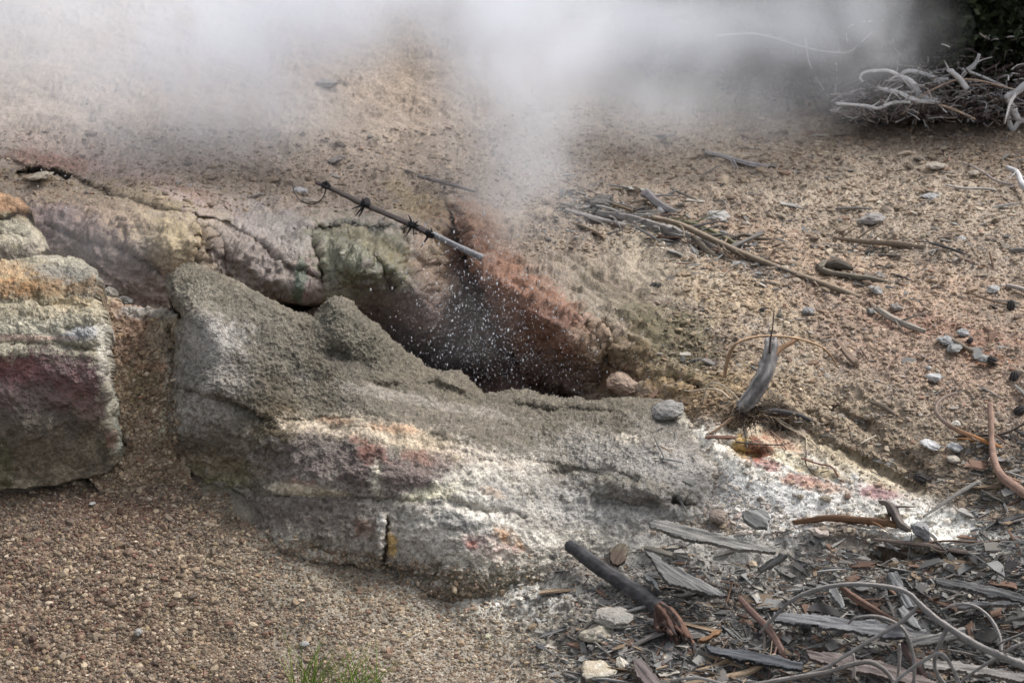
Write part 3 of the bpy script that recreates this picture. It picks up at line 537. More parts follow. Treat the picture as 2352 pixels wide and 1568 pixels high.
class MB:
    def __init__(s): s.V = []; s.F = []; s.C = []; s.n = 0
    def tube(s, *a, **k):
        V, q, t, c = tube(*a, **k); s.V.append(V); s.C.append(c); s.F += (q + s.n).tolist() + (t + s.n).tolist(); s.n += len(V); return s
    def raw(s, V, F, c):
        V = np.asarray(V, float); s.V.append(V); s.C.append(np.broadcast_to(np.asarray(c, float), V.shape)); s.F += [[i + s.n for i in f] for f in F]; s.n += len(V); return s
    def build(s, name, mat, parent=None, smooth=True):
        return link_mesh(name, np.vstack(s.V), s.F, mat, parent, np.vstack(s.C), None, smooth)
_sd = [100]
def seed():
    _sd[0] += 1; return _sd[0]
GREYW, DARKW, BROWN, REDW, PALE, BLEACH, BLACKW, ORANGEW = (.21, .195, .18), (.08, .07, .06), (.18, .12, .085), (.23, .12, .085), (.48, .40, .30), (.56, .55, .55), (.025, .023, .025), (.42, .21, .08)
def snags(mb, P, R, c, dens=1.):
    L = np.linalg.norm(P[-1] - P[0]); rg = np.random.default_rng(seed())
    for _ in range(int(L * 7 * dens * rg.uniform(.5, 1.5))):
        i = rg.integers(1, len(P) - 1); T = P[i + 1] - P[i - 1]; T /= np.linalg.norm(T) + 1e-9
        s = np.cross(T, [0, -.5, .9]); s *= rg.choice([-1, 1]); l = R[i] * rg.uniform(3, 11); u_ = np.array([0, -.2, rg.uniform(.1, 1.)])
        Q = np.array([P[i], P[i] + T * l * .4 + s * l * .3 + u_ * l * .25, P[i] + T * l * .8 + s * l * rg.uniform(.3, .9) + u_ * l * .35])
        mb.tube(crom(Q, 6), np.linspace(R[i] * .42, R[i] * .1 + .0006, 6), c, seed=seed(), sides=6, bump=.2, ragged=.8)
def stick(name, label, cat, pts, r, c, group=None, mat=None, parent=None, **k):
    r = [1.0 * x for x in r]; c = tuple(.8 * x for x in c)
    lk = {x: k.pop(x) for x in ('Y', 'h', 'stiff', 'sink', 'pc') if x in k}
    P, R = lay(pts, r, **lk); mb = MB().tube(P, R, c, seed=seed(), **k); snags(mb, P, R, c)
    o = mb.build(name, mat or M_WOOD, parent)
    if label: tag(o, label, cat, group)
    return o

def ico(sub):
    import bmesh
    bm = bmesh.new(); bmesh.ops.create_icosphere(bm, subdivisions=sub, radius=1)
    V = np.array([v.co[:] for v in bm.verts]); F = [[v.index for v in f.verts] for f in bm.faces]; bm.free()
    return V / np.linalg.norm(V, axis=1, keepdims=True), F
ICO3, ICO1, ICO2 = ico(4), ico(1), ico(2)
def rock_shape(rg, D, sharp=9, rough=.05):
    n = rg.normal(0, 1, (sharp, 3)); n /= np.linalg.norm(n, axis=1, keepdims=True)
    d = rg.uniform(.62, 1, sharp); dot = np.maximum(D @ n.T, 1e-3)
    r = np.minimum((d / dot).min(1), 1.05)
    V = D * r[:, None]
    return V * (1 + rough * fbm(V + rg.random(3) * 50, 2.2, 4, 5, .6)[:, None])
def stone(name, label, u, v, rx, ry, c, sharp=7, rough=.2, group=None, cat='stone', lift=.25, parent=None, mat=None, c2=None, rotz=None, dy=0):
    s = seed(); rg = np.random.default_rng(s); P, Nn, _ = look([u], [v + ry * .5]); p = P[0]; k = PX * p[1]
    V = rock_shape(rg, ICO3[0], sharp, rough)
    V = V * np.array([rx, .75 * (rx + ry) / 1.2, ry * .85]) * k * .88
    a = rg.uniform(-.25, .25) if rotz is None else math.radians(rotz); R = np.array([[math.cos(a), 0, math.sin(a)], [0, 1, 0], [-math.sin(a), 0, math.cos(a)]]); V = V @ R.T
    ctr = at([u], [v], [p[1] - ry * k * .2 + dy])[0]
    W = V + ctr
    c = np.array(c); c = (.6 * c + .4 * c.mean() * np.array([1.05, 1., .94])) * .88
    n1 = fbm(W, 60, 3, s); cc = c * (1 + .35 * n1[:, None])
    if c2 is not None: m = sstep(-.1, .35, fbm(W, 22, 3, s + 2))[:, None]; cc = cc * (1 - m) + np.array(c2) * m
    o = MB().raw(W, ICO3[1], cc).build(name, mat or M_STONE, parent, smooth=False)
    if label: tag(o, label, cat, group)
    return o
def slab(name, label, cat, poly, ang, c, curve=.02, up=.02, parent=None, c2=None, group=None, thick=.025, grain=1., mat=None):
    """thin weathered piece of wood or bark: outline, grain along ang (deg)"""
    p = np.array(poly, float); uu, vv = p.mean(0); s = seed()
    G = np.stack(np.meshgrid(np.linspace(p[:, 0].min(), p[:, 0].max(), 9), np.linspace(p[:, 1].min(), p[:, 1].max(), 9)), -1).reshape(-1, 2)
    S_, _, _ = look(G[:, 0], G[:, 1]); A = np.c_[G - [uu, vv], np.ones(len(G))]; zz = Y2z(G[:, 1], S_[:, 1]); co = np.linalg.lstsq(A, zz, rcond=None)[0]; co[2] += np.percentile(zz - A @ co, 90)
    a = math.radians(ang); c = tuple(.72 * x for x in c); curve *= .6
    def zf(U, V): return (U - uu) * co[0] + (V - vv) * co[1] + co[2] + up
    def df(U, V, P):
        x = (U - uu) * math.cos(a) + (V - vv) * math.sin(a); y = -(U - uu) * math.sin(a) + (V - vv) * math.cos(a)
        q = np.stack([x * .012, y * .16, 0 * x + s], -1)
        return grain * (.005 * fbm(q, 1, 3, s) + .0025 * fbm(q, 3, 2, s)) + curve * np.cos(np.clip(y / (np.ptp(y) * .5 + 1e-6), -1, 1) * 1.4)
    def cf(U, V, P):
        x = (U - uu) * math.cos(a) + (V - vv) * math.sin(a); y = -(U - uu) * math.sin(a) + (V - vv) * math.cos(a)
        q = np.stack([x * .015, y * .22, 0 * x + s], -1); g = fbm(q, 1, 3, s + 1) + .6 * fbm(q, 3.1, 2, s + 4)
        C = np.array(c) * (1 + .55 * g)[..., None]
        if c2 is not None: m = sstep(0, .4, fbm(P, 14, 3, s + 9))[..., None]; C = C * (1 - m) + np.array(c2) * m
        return C
    o = sheet(name, poly, 1.7, zf, [], df, cf, lambda U, V, P: np.zeros(U.shape), mat or M_WOOD, rag=7, back=thick, drop=thick, parent=parent, spk=.05)
    if label: tag(o, label, cat, group)
    return o

def scatter(name, n, dens, tmpl, size, aspect, colfn, mat, jit=.25, flatn=.6, lift=.0, smooth=False, ubox=(-60, 2420, -40, 1640), seedn=1, lie=.35, up_bias=.6, along=None, only=None):
    """one mesh of n small pieces lying on the ground; dens(u, v) in 0..1"""
    rg = np.random.default_rng(seedn); us, vs = [], []
    tot = 0
    while tot < n:
        u = rg.uniform(ubox[0], ubox[1], n); v = rg.uniform(ubox[2], ubox[3], n); k = rg.random(n) < dens(u, v)
        us.append(u[k]); vs.append(v[k]); tot += k.sum()
        if k.sum() == 0: break
    u = np.concatenate(us)[:n]; v = np.concatenate(vs)[:n]; n = len(u)
    P, Nn, Cc = look(u, v, only)
    P_, _, _ = look(u, v); k = P_[:, 1] > P[:, 1] - .008; P, Nn, Cc, u, v = P[k], Nn[k], Cc[k], u[k], v[k]; n = len(u)
    upv = Nn * (1 - up_bias) + np.array([0, 0, 1.]) * up_bias + rg.normal(0, lie * .5, (n, 3)); upv /= np.linalg.norm(upv, axis=1, keepdims=True)
    th = rg.uniform(0, 2 * math.pi, n) if along is None else along(u, v, rg)
    x = np.stack([np.cos(th), np.sin(th), 0 * th], -1); x -= upv * (x * upv).sum(1, keepdims=True); x /= np.linalg.norm(x, axis=1, keepdims=True)
    y = np.cross(upv, x)
    s = size(rg, n, u, v) * PX * P[:, 1]
    asp = aspect(rg, n)
    T, TF = tmpl
    m = len(T)
    L = T[None] * (1 + jit * rg.normal(0, 1, (n, m, 1))) * asp[:, None, :] * s[:, None, None]
    W = L[..., 0:1] * x[:, None] + L[..., 1:2] * y[:, None] + L[..., 2:3] * upv[:, None] + P[:, None] + upv[:, None] * (s * asp[:, 2] * lift)[:, None, None]
    c = colfn(rg, n, u, v, Cc)[:, None, :] * (1 + .12 * rg.normal(0, 1, (n, m, 1)))
    F = (np.array(TF)[None] + (np.arange(n) * m)[:, None, None]).reshape(-1, np.array(TF).shape[1])
    return link_mesh(name, W.reshape(-1, 3), F, mat, None, c.reshape(-1, 3), None, smooth)
CHIP = (np.array([[-1, -1, 0], [-.3, -1.1, .25], [.4, -.9, .2], [1, -.8, 0], [1.05, .7, 0], [.3, 1, .22], [-.4, 1.05, .25], [-.95, .8, 0],
                  [-1, -1, -1], [-.3, -1.1, -.75], [.4, -.9, -.8], [1, -.8, -1], [1.05, .7, -1], [.3, 1, -.78], [-.4, 1.05, -.75], [-.95, .8, -1]], float),
        [[0, 1, 6, 7], [1, 2, 5, 6], [2, 3, 4, 5], [15, 14, 9, 8], [14, 13, 10, 9], [13, 12, 11, 10]] + [[i + 8, (i + 1) % 8 + 8, (i + 1) % 8, i] for i in range(8)])
_t = []
for xx, rr in ((-1, .6), (-.35, 1), (.3, .9), (1, .5)):
    for kk in range(5): _t.append([xx, rr * math.cos(kk * 1.2566) + .5 * math.sin(xx * 2), rr * math.sin(kk * 1.2566) + (.5 - .5 * xx * xx)])
TWIG = (np.array(_t), [[a * 5 + k, a * 5 + (k + 1) % 5, a * 5 + 5 + (k + 1) % 5, a * 5 + 5 + k] for a in range(3) for k in range(5)] + [[0, 4, 3, 2], [0, 2, 1, 1], [15, 16, 17, 18], [15, 18, 19, 19]])
TWIG = (TWIG[0], [f for f in TWIG[1] if len(set(f)) == 4])

# ------------------------------------------------------------------ wood lying about (big pieces first)
# the charred stick leaning over the vent
lean = empty('charred_stick', tuple(at(1105, 592, 12.3)))
bpy.context.view_layer.update()
def child(mb, name, parent, mat=None, smooth=True):
    o = mb.build(name, mat or M_WOOD, parent, smooth); o.matrix_parent_inverse = parent.matrix_basis.inverted(); return o
tag(lean, 'thin charred stick with spiky twig knots leaning over the steaming vent', 'stick')
P, R = lay([(726, 419), (760, 432), (830, 466), (885, 490), (945, 516), (1010, 546), (1060, 570), (1108, 592)], [4.2, 5, 6.5, 5.5, 7, 7.5, 7.5, 9], Y=[12.55, 12.4, 12.25, 12.2])
mb = MB().tube(P, R, (.10, .08, .075), seed=3, sides=12, bump=.08)
i = int(len(P) * .66); V, q, t, c = tube(P[i:], R[i:], (.22, .215, .22), seed=4, sides=12, bump=.08, grain=.6)
mb = MB().tube(P[:i + 1], R[:i + 1], (.085, .07, .065), seed=3, sides=12, bump=.10)
mb.V.append(V); mb.C.append(c); mb.F += (q + mb.n).tolist() + (t + mb.n).tolist(); mb.n += len(V)
child(mb, 'shaft', lean)
rg = np.random.default_rng(4)
for (cu, cv, Yk, dirs) in ((838, 468, 12.33, [(-22, 28), (-30, 12), (-6, -12), (14, 14), (-14, 30)]), (946, 516, 12.27, [(-8, -22), (-14, 26), (14, -8), (-26, 12), (20, 20), (4, 26), (24, 4)]), (986, 537, 12.24, [(-10, 18), (4, -16), (14, 14), (-20, 32)]), (747, 427, 12.45, [(2, -14), (-10, 6)])):
    mb = MB(); mb.tube(*lay([(cu - 9, cv - 4), (cu, cv), (cu + 11, cv + 5)], [5, 10, 5], Y=[Yk, Yk]), BLACKW, seed=seed(), bump=.3)
    for dx, dy in dirs:
        mb.tube(*lay([(cu, cv), (cu + dx * .5 + 2, cv + dy * .45), (cu + dx, cv + dy)], [3.2, 2.2, .8], Y=[Yk, Yk - .02]), BLACKW, seed=seed(), sides=6, bump=.2)
    child(mb, 'twig_knot', lean)
child(MB().tube(*lay([(750, 431), (741, 455), (720, 469), (695, 464), (678, 445), (672, 425)], [2, 1.6, 1.2], Y=[12.45, 12.5]), DARKW, seed=seed(), sides=6), 'hanging_twig', lean)

# the big log at the lower right
log = empty('broken_log', tuple(look([1430], [1360])[0][0]))
tag(log, 'thick smooth grey log with a splintered red-brown end, lying at lower centre right', 'log')
bpy.context.view_layer.update()
P, R = lay([(1308, 1252), (1340, 1276), (1380, 1306), (1440, 1345), (1490, 1378), (1522, 1404)], [17, 19, 20, 21, 23], sink=.2)
child(MB().tube(P, R, (.062, .06, .063), sides=22, seed=8, bump=.05, grain=.35, ragged=.25, knots=3, mott=.35), 'shaft', log)
Yl = P[-1, 1] - .06
mb = MB()
for k in range(15):
    a = (k - 7) / 7; w = 1 - abs(a)
    x1 = 1548 + a * 34 + rg.uniform(-4, 4); y1 = 1470 + rg.uniform(-26, 14) - 18 * max(0, -a) + 10 * max(0, a)
    mb.tube(*lay([(1512 + a * 4, 1396 - a * 7), (1524 + a * 15, 1412 - a * 6), (1536 + a * 25, 1440 - a * 3), (x1, y1)], [8, 9.5, 8, 4], Y=[Yl - .012 * w, Yl - .05 - .02 * w, Yl - .16]), [(.075, .045, .035), (.04, .03, .026), (.11, .06, .042)][k % 3], seed=seed(), sides=7, bump=.2, ragged=1.2, grain=.5)
mb.tube(*lay([(1540, 1400), (1565, 1430), (1588, 1470), (1602, 1500)], [8, 7, 5, 3], Y=[Yl, Yl - .18]), (.15, .085, .06), seed=seed(), bump=.2, ragged=1)
child(mb, 'splintered_end', log)

# uprooted stump on the slope
st = empty('uprooted_stump', tuple(look([1740], [950])[0][0]))
tag(st, 'grey cracked stump with tangled roots and one long arching shoot, right of the vent', 'stump')
bpy.context.view_layer.update()
Ys = look([1745], [985])[0][0][1] - .14
child(MB().tube(*lay([(1770, 782), (1772, 800), (1765, 830), (1755, 862), (1738, 895), (1718, 922), (1704, 938)], [17, 19, 20, 22, 22, 21, 18], Y=[Ys - .02, Ys - .12, Ys - .08]), (.24, .225, .215), sides=26, seed=31, bump=.06, grain=.6, knots=6, mott=.3, ragged=.25), 'trunk', st)
child(MB().tube(*lay([(1664, 866), (1668, 840), (1676, 812), (1692, 788), (1730, 774), (1775, 771), (1830, 777), (1880, 793), (1905, 812), (1924, 842)], [4.5, 5, 5, 4, 3.6, 3.4, 3.5, 3, 2.6, 2], Y=[Ys + .05, Ys - .1, Ys - .05, Ys + .15]), (.40, .27, .17), sides=8, seed=32, knots=3), 'arching_shoot', st)
child(MB().tube(*lay([(1768, 828), (1785, 806), (1812, 790), (1836, 776)], [9, 8, 6, 5], Y=[Ys - .1, Ys - .02]), (.32, .20, .12), sides=9, seed=33), 'side_branch', st)
child(MB().tube(*lay([(1768, 812), (1770, 780), (1775, 750), (1778, 712)], [3.4, 2.4, 1.8, 1], Y=[Ys - .16, Ys - .1]), (.07, .05, .04), sides=6, seed=34), 'upright_twig', st)
roots = [([(1708, 932), (1680, 918), (1655, 898), (1625, 893), (1585, 898), (1560, 893)], [4, 3, 2], PALE), ([(1706, 930), (1688, 908), (1664, 888), (1640, 878), (1625, 885), (1616, 920), (1614, 945)], [3.4, 2.6, 1.6], PALE), ([(1704, 938), (1680, 960), (1655, 980), (1630, 996)], [5.5, 4.5, 3], (.25, .17, .11)),
    ([(1712, 944), (1745, 952), (1778, 955)], [4, 3, 3], PALE), ([(1720, 930), (1712, 905), (1705, 880), (1712, 845)], [2.4, 1.6, 1], BROWN), ([(1735, 925), (1742, 895), (1736, 860)], [3, 2, 1], BROWN), ([(1750, 918), (1780, 900), (1806, 885)], [3.5, 2.4, 1.2], BROWN),
    ([(1778, 955), (1800, 975), (1830, 992), (1866, 1016), (1896, 1046)], [3.2, 2.6, 1.8], PALE), ([(1785, 960), (1825, 985), (1850, 1004), (1852, 1035)], [2.4, 1.8, 1.4], PALE), ([(1690, 1015), (1740, 1020), (1800, 1022)], [3, 2.5, 2], DARKW), ([(1770, 990), (1792, 1010), (1806, 1032)], [3, 2.5, 2], BROWN),
    ([(1755, 948), (1790, 945), (1840, 955), (1876, 972)], [9, 7, 3], (.06, .055, .055)), ([(1700, 955), (1712, 990), (1716, 1030)], [6, 4, 2], DARKW)]
for p, r, c in roots:
    child(MB().tube(*lay(p, r, pc=92, sink=0), c, seed=seed(), sides=6), 'root', st)
mb = MB(); rg = np.random.default_rng(9)
for k in range(170):
    x0 = 1718 + rg.normal(0, 14); y0 = 940 + rg.normal(0, 8); a = rg.uniform(.0, math.pi * 1.0); L = rg.uniform(22, 80)
    x1 = x0 + L * math.cos(a) * .9; y1 = y0 + L * math.sin(a) * .75
    Yr = Ys - .12 + rg.uniform(-.1, .08)
    mb.tube(*lay([(x0, y0), ((x0 + x1) / 2 + rg.normal(0, 7), (y0 + y1) / 2 + rg.normal(0, 6)), (x1, y1)], [rg.uniform(1.2, 3.2), 1, .7], Y=[Ys - .06, Yr]), [(.035, .028, .025), (.09, .06, .04), (.28, .21, .14)][rg.integers(0, 3)], seed=seed(), sides=5)
child(mb, 'root_tangle', st)

SL = [  # name, label, category, points, radii px, colour, options
 ('driftwood_pole', 'pale flat-topped driftwood pole lying alone high on the right slope under the steam', 'driftwood', [(1620, 350), (1660, 358), (1700, 371), (1740, 380), (1790, 391), (1838, 402)], [5, 8, 9.5], (.44, .41, .40), dict(sink=0, grain=.7, ragged=.3)),
 ('fallen_branch', 'thick grey-brown branch at the lower left side of the fallen branch heap beside the steam', 'branch', [(1298, 484), (1345, 498), (1420, 517), (1470, 532)], [7, 9, 10], (.27, .25, .235), dict(sink=-.5)),
 ('fallen_branch', 'heavy split grey branch in the middle of the fallen branch heap beside the pale twig', 'branch', [(1375, 490), (1450, 503), (1520, 525), (1580, 545), (1632, 566)], [8, 11, 12, 13], (.27, .25, .235), dict(sink=-.5, ragged=.6, grain=.5)),
 ('fallen_branch', 'longest thin brown branch running downhill right out of the fallen branch heap', 'branch', [(1500, 500), (1560, 515), (1640, 552), (1700, 580), (1760, 604), (1830, 630), (1900, 655), (1974, 683)], [6, 8, 8.5, 8, 9, 7], (.24, .19, .14), dict(sink=-.4, grain=.5, ragged=.8, stiff=.5)),
 ('fallen_branch', 'greenish brown branch just above the longest branch of the heap', 'branch', [(1540, 505), (1600, 518), (1660, 545), (1700, 568)], [6, 7, 5], (.20, .19, .12), dict(sink=0)),
 ('fallen_branch', 'smooth grey bent branch sticking up and left at the top of the fallen heap', 'branch', [(1478, 446), (1492, 450), (1508, 466), (1540, 484), (1580, 498)], [9, 11, 9, 6], (.27, .25, .245), dict(sink=-.5)),
 ('fallen_branch', 'thin dark straight twig across the top of the fallen branch heap', 'twig', [(1425, 475), (1500, 485), (1560, 498)], [3, 3, 3], DARKW, dict(sink=0)),
 ('fallen_branch', 'dark double branch crossing the right part of the fallen heap', 'branch', [(1500, 520), (1570, 540), (1620, 552)], [6, 7, 5], (.14, .12, .105), dict(sink=0)),
 ('fallen_branch', 'grey curved branch half hidden in steam at the upper left of the fallen heap', 'branch', [(1330, 478), (1380, 466), (1420, 470), (1460, 480)], [4, 5, 4], GREYW, dict(sink=0)),
 ('pale_twig', 'pale cream thin twig lying just below the fallen branch heap', 'twig', [(1385, 563), (1396, 553), (1420, 547), (1470, 544), (1530, 547), (1560, 551), (1598, 563)], [3.6, 3.6, 3, 2], (.56, .47, .35), dict(sink=0, knots=3)),
 ('bark_strip', 'narrow ragged bark strip below the split branch of the fallen heap', 'bark', [(1600, 556), (1640, 590), (1680, 604), (1740, 612)], [9, 7, 4], (.24, .20, .155), dict(sink=.3, flat=1, ragged=2, bump=.3)),
 ('fallen_branch', 'thin shadowy stick half buried above the charred stick in steam', 'stick', [(880, 385), (935, 392), (960, 402), (990, 404)], [3, 3, 2], GREYW, dict(sink=.1)),
 ('fallen_branch', 'faint steam-veiled branch right of the charred stick', 'branch', [(960, 405), (1020, 420), (1090, 440)], [4, 5, 3], (.2, .18, .17), dict(sink=.1)),
 ('forked_stick', 'small dark forked stick lying alone on the sand left of the long branch end', 'stick', [(1660, 624), (1672, 640), (1680, 655), (1690, 668), (1698, 682)], [5, 6, 5, 5], (.17, .155, .15), dict(sink=0)),
 ('fallen_twig', 'thin dark twig crossing the small forked stick', 'twig', [(1676, 652), (1700, 662), (1730, 676)], [4, 3, 2], DARKW, dict(sink=0)),
 ('twisted_root', 'dark twisted root lying right of the middle of the fallen heap', 'root', [(1640, 548), (1680, 548), (1710, 540), (1740, 548), (1772, 549)], [3, 6, 5, 5, 3], (.15, .125, .10), dict(sink=0, bump=.25)),
 ('weathered_board', 'long straight dark board lying flat far right on the slope', 'driftwood', [(1920, 547), (1980, 554), (2060, 560), (2120, 570), (2160, 576)], [4, 8, 9, 9], (.22, .17, .125), dict(sink=0, grain=.6, ragged=1.2)),
 ('fallen_twig', 'thin brown stick continuing from the right end of the long dark board', 'twig', [(2150, 568), (2200, 574), (2260, 582)], [3, 3.5, 2], (.30, .22, .15), dict(sink=0)),
 ('fallen_twig', 'little pale cream twig beside the board end on the right slope', 'twig', [(2170, 595), (2190, 588), (2208, 578)], [3, 4, 4], (.66, .60, .50), dict(sink=0)),
 ('fallen_twig', 'pale grey twig just right of the pale cream twig', 'twig', [(2190, 590), (2210, 602), (2250, 607)], [3, 4, 3], (.46, .43, .40), dict(sink=0)),
 ('gnarled_branch', 'dark gnarled branch with a hooked left end below the long board', 'branch', [(1915, 600), (1898, 604), (1885, 612), (1900, 624), (1950, 633), (2000, 640), (2060, 652)], [4, 6, 8, 8, 8, 4], (.19, .165, .13), dict(sink=0, bump=.22, ragged=1)),
 ('gnarled_branch', 'short dark knotted lump on top of the hooked gnarled branch', 'branch', [(1898, 612), (1922, 606), (1960, 618)], [8, 10, 4], (.11, .09, .07), dict(sink=-.2, bump=.3)),
 ('bark_strip', 'splintered grey bark strip left of the small grey stones on the right slope', 'bark', [(2018, 712), (2050, 732), (2085, 748), (2120, 760)], [7, 9, 6], (.22, .195, .165), dict(sink=.1, grain=.9, ragged=2)),
 ('bark_strip', 'short flat brown bark piece right of the pair of round grey stones', 'bark', [(2172, 774), (2200, 790), (2232, 806)], [6, 8, 5], (.21, .17, .13), dict(sink=.1, grain=.6, ragged=1)),
 ('wood_peg', 'short smooth pale brown peg of wood right of the uprooted stump', 'branch', [(1925, 786), (1935, 800), (1952, 820), (1966, 834)], [7, 8, 9, 10], (.36, .265, .20), dict(sink=-.1, ragged=.4)),
 ('hooked_stick', 'brown hooked stick with an orange broken tip at the right', 'stick', [(2198, 902), (2172, 911), (2154, 926), (2150, 944), (2166, 966), (2200, 988), (2250, 1009), (2306, 1032)], [3, 4.5, 5, 6, 6.5, 6, 6], (.29, .22, .18), dict(sink=-.3, colr2=(.38, .17, .06), h=[.0, .03, .05, .02])),
 ('peeled_branch', 'thick peeled reddish branch at the right edge under the hooked stick', 'branch', [(2274, 928), (2276, 970), (2278, 1020), (2284, 1058), (2300, 1092), (2334, 1120), (2370, 1145), (2420, 1170)], [8, 9, 9, 11, 13, 14], (.36, .235, .18), dict(sink=-.1)),
 ('fallen_twig', 'thin dark twig crossing over the peeled reddish branch', 'twig', [(2192, 1003), (2240, 1000), (2290, 998), (2330, 985), (2370, 960)], [3, 4, 4], (.14, .11, .09), dict(sink=-.3, h=.02)),
 ('fallen_twig', 'short orange twig below the hooked stick', 'twig', [(2200, 1006), (2240, 1012), (2290, 1022)], [3, 3, 2], ORANGEW, dict(sink=-.2)),
 ('split_stick', 'narrow split grey stick pointing up to the right above the white shelf end', 'stick', [(2122, 1186), (2160, 1160), (2200, 1134), (2248, 1106)], [3, 5, 6, 5], (.34, .315, .285), dict(sink=-.2, grain=.7, ragged=1)),
 ('red_brown_stick', 'red-brown stick lying under the right end of the white shelf', 'stick', [(1824, 1199), (1860, 1194), (1905, 1189), (1960, 1193), (2010, 1197), (2058, 1204)], [5, 7, 8, 8, 8], (.21, .115, .065), dict(sink=-.3, knots=2, ragged=1)),
 ('knotty_stub', 'short knotty grey stub standing behind the red-brown stick', 'stump', [(2020, 1150), (2040, 1156), (2056, 1176), (2068, 1200), (2090, 1216)], [3, 8, 10, 9, 4], (.24, .20, .18), dict(sink=-.3, bump=.25, ragged=1.5, grain=.6)),
 ('long_splinter', 'long flat dark splinter below the red-brown stick', 'wood splinter', [(2008, 1238), (2060, 1244), (2130, 1252), (2200, 1266), (2290, 1277)], [3, 6, 6, 5], (.20, .155, .13), dict(sink=-.1, grain=.5, ragged=1.5)),
 ('fallen_twig', 'long thin curved twig over the white ground right of the grey oval stone', 'twig', [(2128, 1246), (2180, 1241), (2250, 1245), (2310, 1240), (2380, 1236)], [2.4, 3, 3], (.20, .13, .09), dict(sink=-.3)),
 ('fallen_twig', 'thin red root thread hanging over the white shelf', 'root', [(1840, 1052), (1880, 1065), (1910, 1072), (1928, 1098), (1938, 1108)], [2, 2, 1.4], (.24, .11, .08), dict(sink=-.3)),
 ('fallen_twig', 'thin curling dark root thread left of the red one on the white shelf', 'root', [(1852, 1040), (1850, 1060), (1862, 1082), (1890, 1102)], [2, 1.6, 1.2], (.14, .10, .08), dict(sink=-.3)),
 ('reddish_branch', 'reddish branch with flaking bark right of the big splintered log', 'branch', [(1700, 1374), (1722, 1400), (1748, 1426), (1770, 1450), (1788, 1482), (1806, 1518)], [7, 9, 11, 12, 9], (.23, .145, .12), dict(sink=-.2, grain=.45, ragged=1)),
 ('fallen_twig', 'short grey twig under the left half of the reddish branch', 'twig', [(1750, 1435), (1757, 1462), (1752, 1500)], [5, 5, 4], (.26, .22, .19), dict(sink=0)),
 ('reddish_branch', 'straight reddish branch under the crown of the arching grey twig', 'branch', [(1932, 1348), (1960, 1370), (2000, 1395), (2052, 1424)], [8, 10, 10, 7], (.26, .16, .12), dict(sink=-.1)),
 ('bent_root', 'bent light brown root at the bottom edge below the big log', 'root', [(1540, 1570), (1590, 1546), (1640, 1530), (1680, 1512), (1726, 1512)], [6, 8, 7, 6], (.33, .23, .15), dict(sink=-.3)),
 ('bent_root', 'split light brown root just right of the other at the bottom edge', 'root', [(1570, 1572), (1640, 1560), (1710, 1545), (1750, 1524), (1776, 1506)], [8, 10, 9, 7], (.34, .25, .17), dict(sink=-.2, ragged=1, grain=.5)),
 ('reddish_branch', 'stubby purple-brown branch between the lower arching twigs at bottom right', 'branch', [(2075, 1478), (2090, 1505), (2108, 1530), (2124, 1556)], [9, 11, 12, 10], (.19, .13, .12), dict(sink=-.2, ragged=1)),
 ('fallen_twig', 'white bent twig tip at the right edge above the board', 'branch', [(2314, 384), (2336, 396), (2346, 420), (2362, 436)], [5, 7, 9], BLEACH, dict(sink=-.3, h=.05)),
 ('fallen_twig', 'thin pale forked twig left of the white bent twig at the right edge', 'twig', [(2226, 378), (2262, 398), (2290, 416), (2330, 426)], [2.5, 3, 3], (.38, .33, .31), dict(sink=-.3)),
 ('fallen_twig', 'thin whitish twig lying flat below the forked one near the right edge', 'twig', [(2172, 424), (2210, 432), (2270, 434), (2300, 442)], [2, 3.4, 3], (.5, .47, .44), dict(sink=-.2)),
 ('fallen_twig', 'brown stick at the right edge beside the small black cone', 'twig', [(2226, 672), (2270, 688), (2322, 700)], [2.5, 3, 2], (.25, .18, .13), dict(sink=-.2)),
 ('fallen_twig', 'pale peeled stick end cut by the right edge below the board', 'stick', [(2312, 655), (2340, 662), (2380, 674)], [4, 6, 6], (.46, .40, .36), dict(sink=-.2)),
 ('fallen_twig', 'grey stick end cut by the right edge level with the long board', 'stick', [(2318, 575), (2345, 574), (2390, 578)], [4, 6, 6], (.3, .28, .26), dict(sink=0)),
 ('bark_strip', 'small dark wood shard lying on sand below the peg', 'bark', [(1998, 922), (2030, 934), (2054, 950)], [4, 7, 4], (.19, .155, .12), dict(sink=.1, ragged=1)),
 ('fallen_twig', 'tiny white peeled twig below the uprooted stump side', 'twig', [(1974, 1020), (1995, 1008), (2012, 1000)], [2, 2.4, 2], (.6, .52, .42), dict(sink=-.2)),
 ('fallen_twig', 'reddish straight twig under the roots of the stump', 'twig', [(1620, 1004), (1660, 1004), (1720, 1008)], [4, 5, 4], (.26, .15, .11), dict(sink=-.1)),
]
for nm, lb, ct, p, r, c, k in SL: stick(nm, lb, ct, p, r, c, **k)

# flat pieces of bark and board
slab('bark_piece', 'long smooth pale grey bark plank above the splintered log', 'bark', [(1486, 1204), (1500, 1198), (1560, 1206), (1610, 1222), (1680, 1238), (1740, 1256), (1785, 1262), (1780, 1274), (1700, 1270), (1640, 1256), (1590, 1248), (1530, 1226), (1500, 1216)], 12, (.33, .315, .29), curve=.035, up=0.062)
slab('bark_piece', 'broad pointed grey bark slab with split grain between plank and log', 'bark', [(1478, 1272), (1510, 1282), (1550, 1302), (1600, 1330), (1640, 1350), (1676, 1372), (1640, 1374), (1580, 1356), (1540, 1346), (1522, 1326), (1505, 1304)], 32, (.235, .23, .22), curve=.03, up=0.062)
slab('bark_piece', 'small grey bark chip just right of the plank tip', 'bark', [(1738, 1300), (1790, 1268), (1812, 1270), (1790, 1290), (1745, 1310)], -35, (.30, .29, .27), curve=.015, up=0.052)
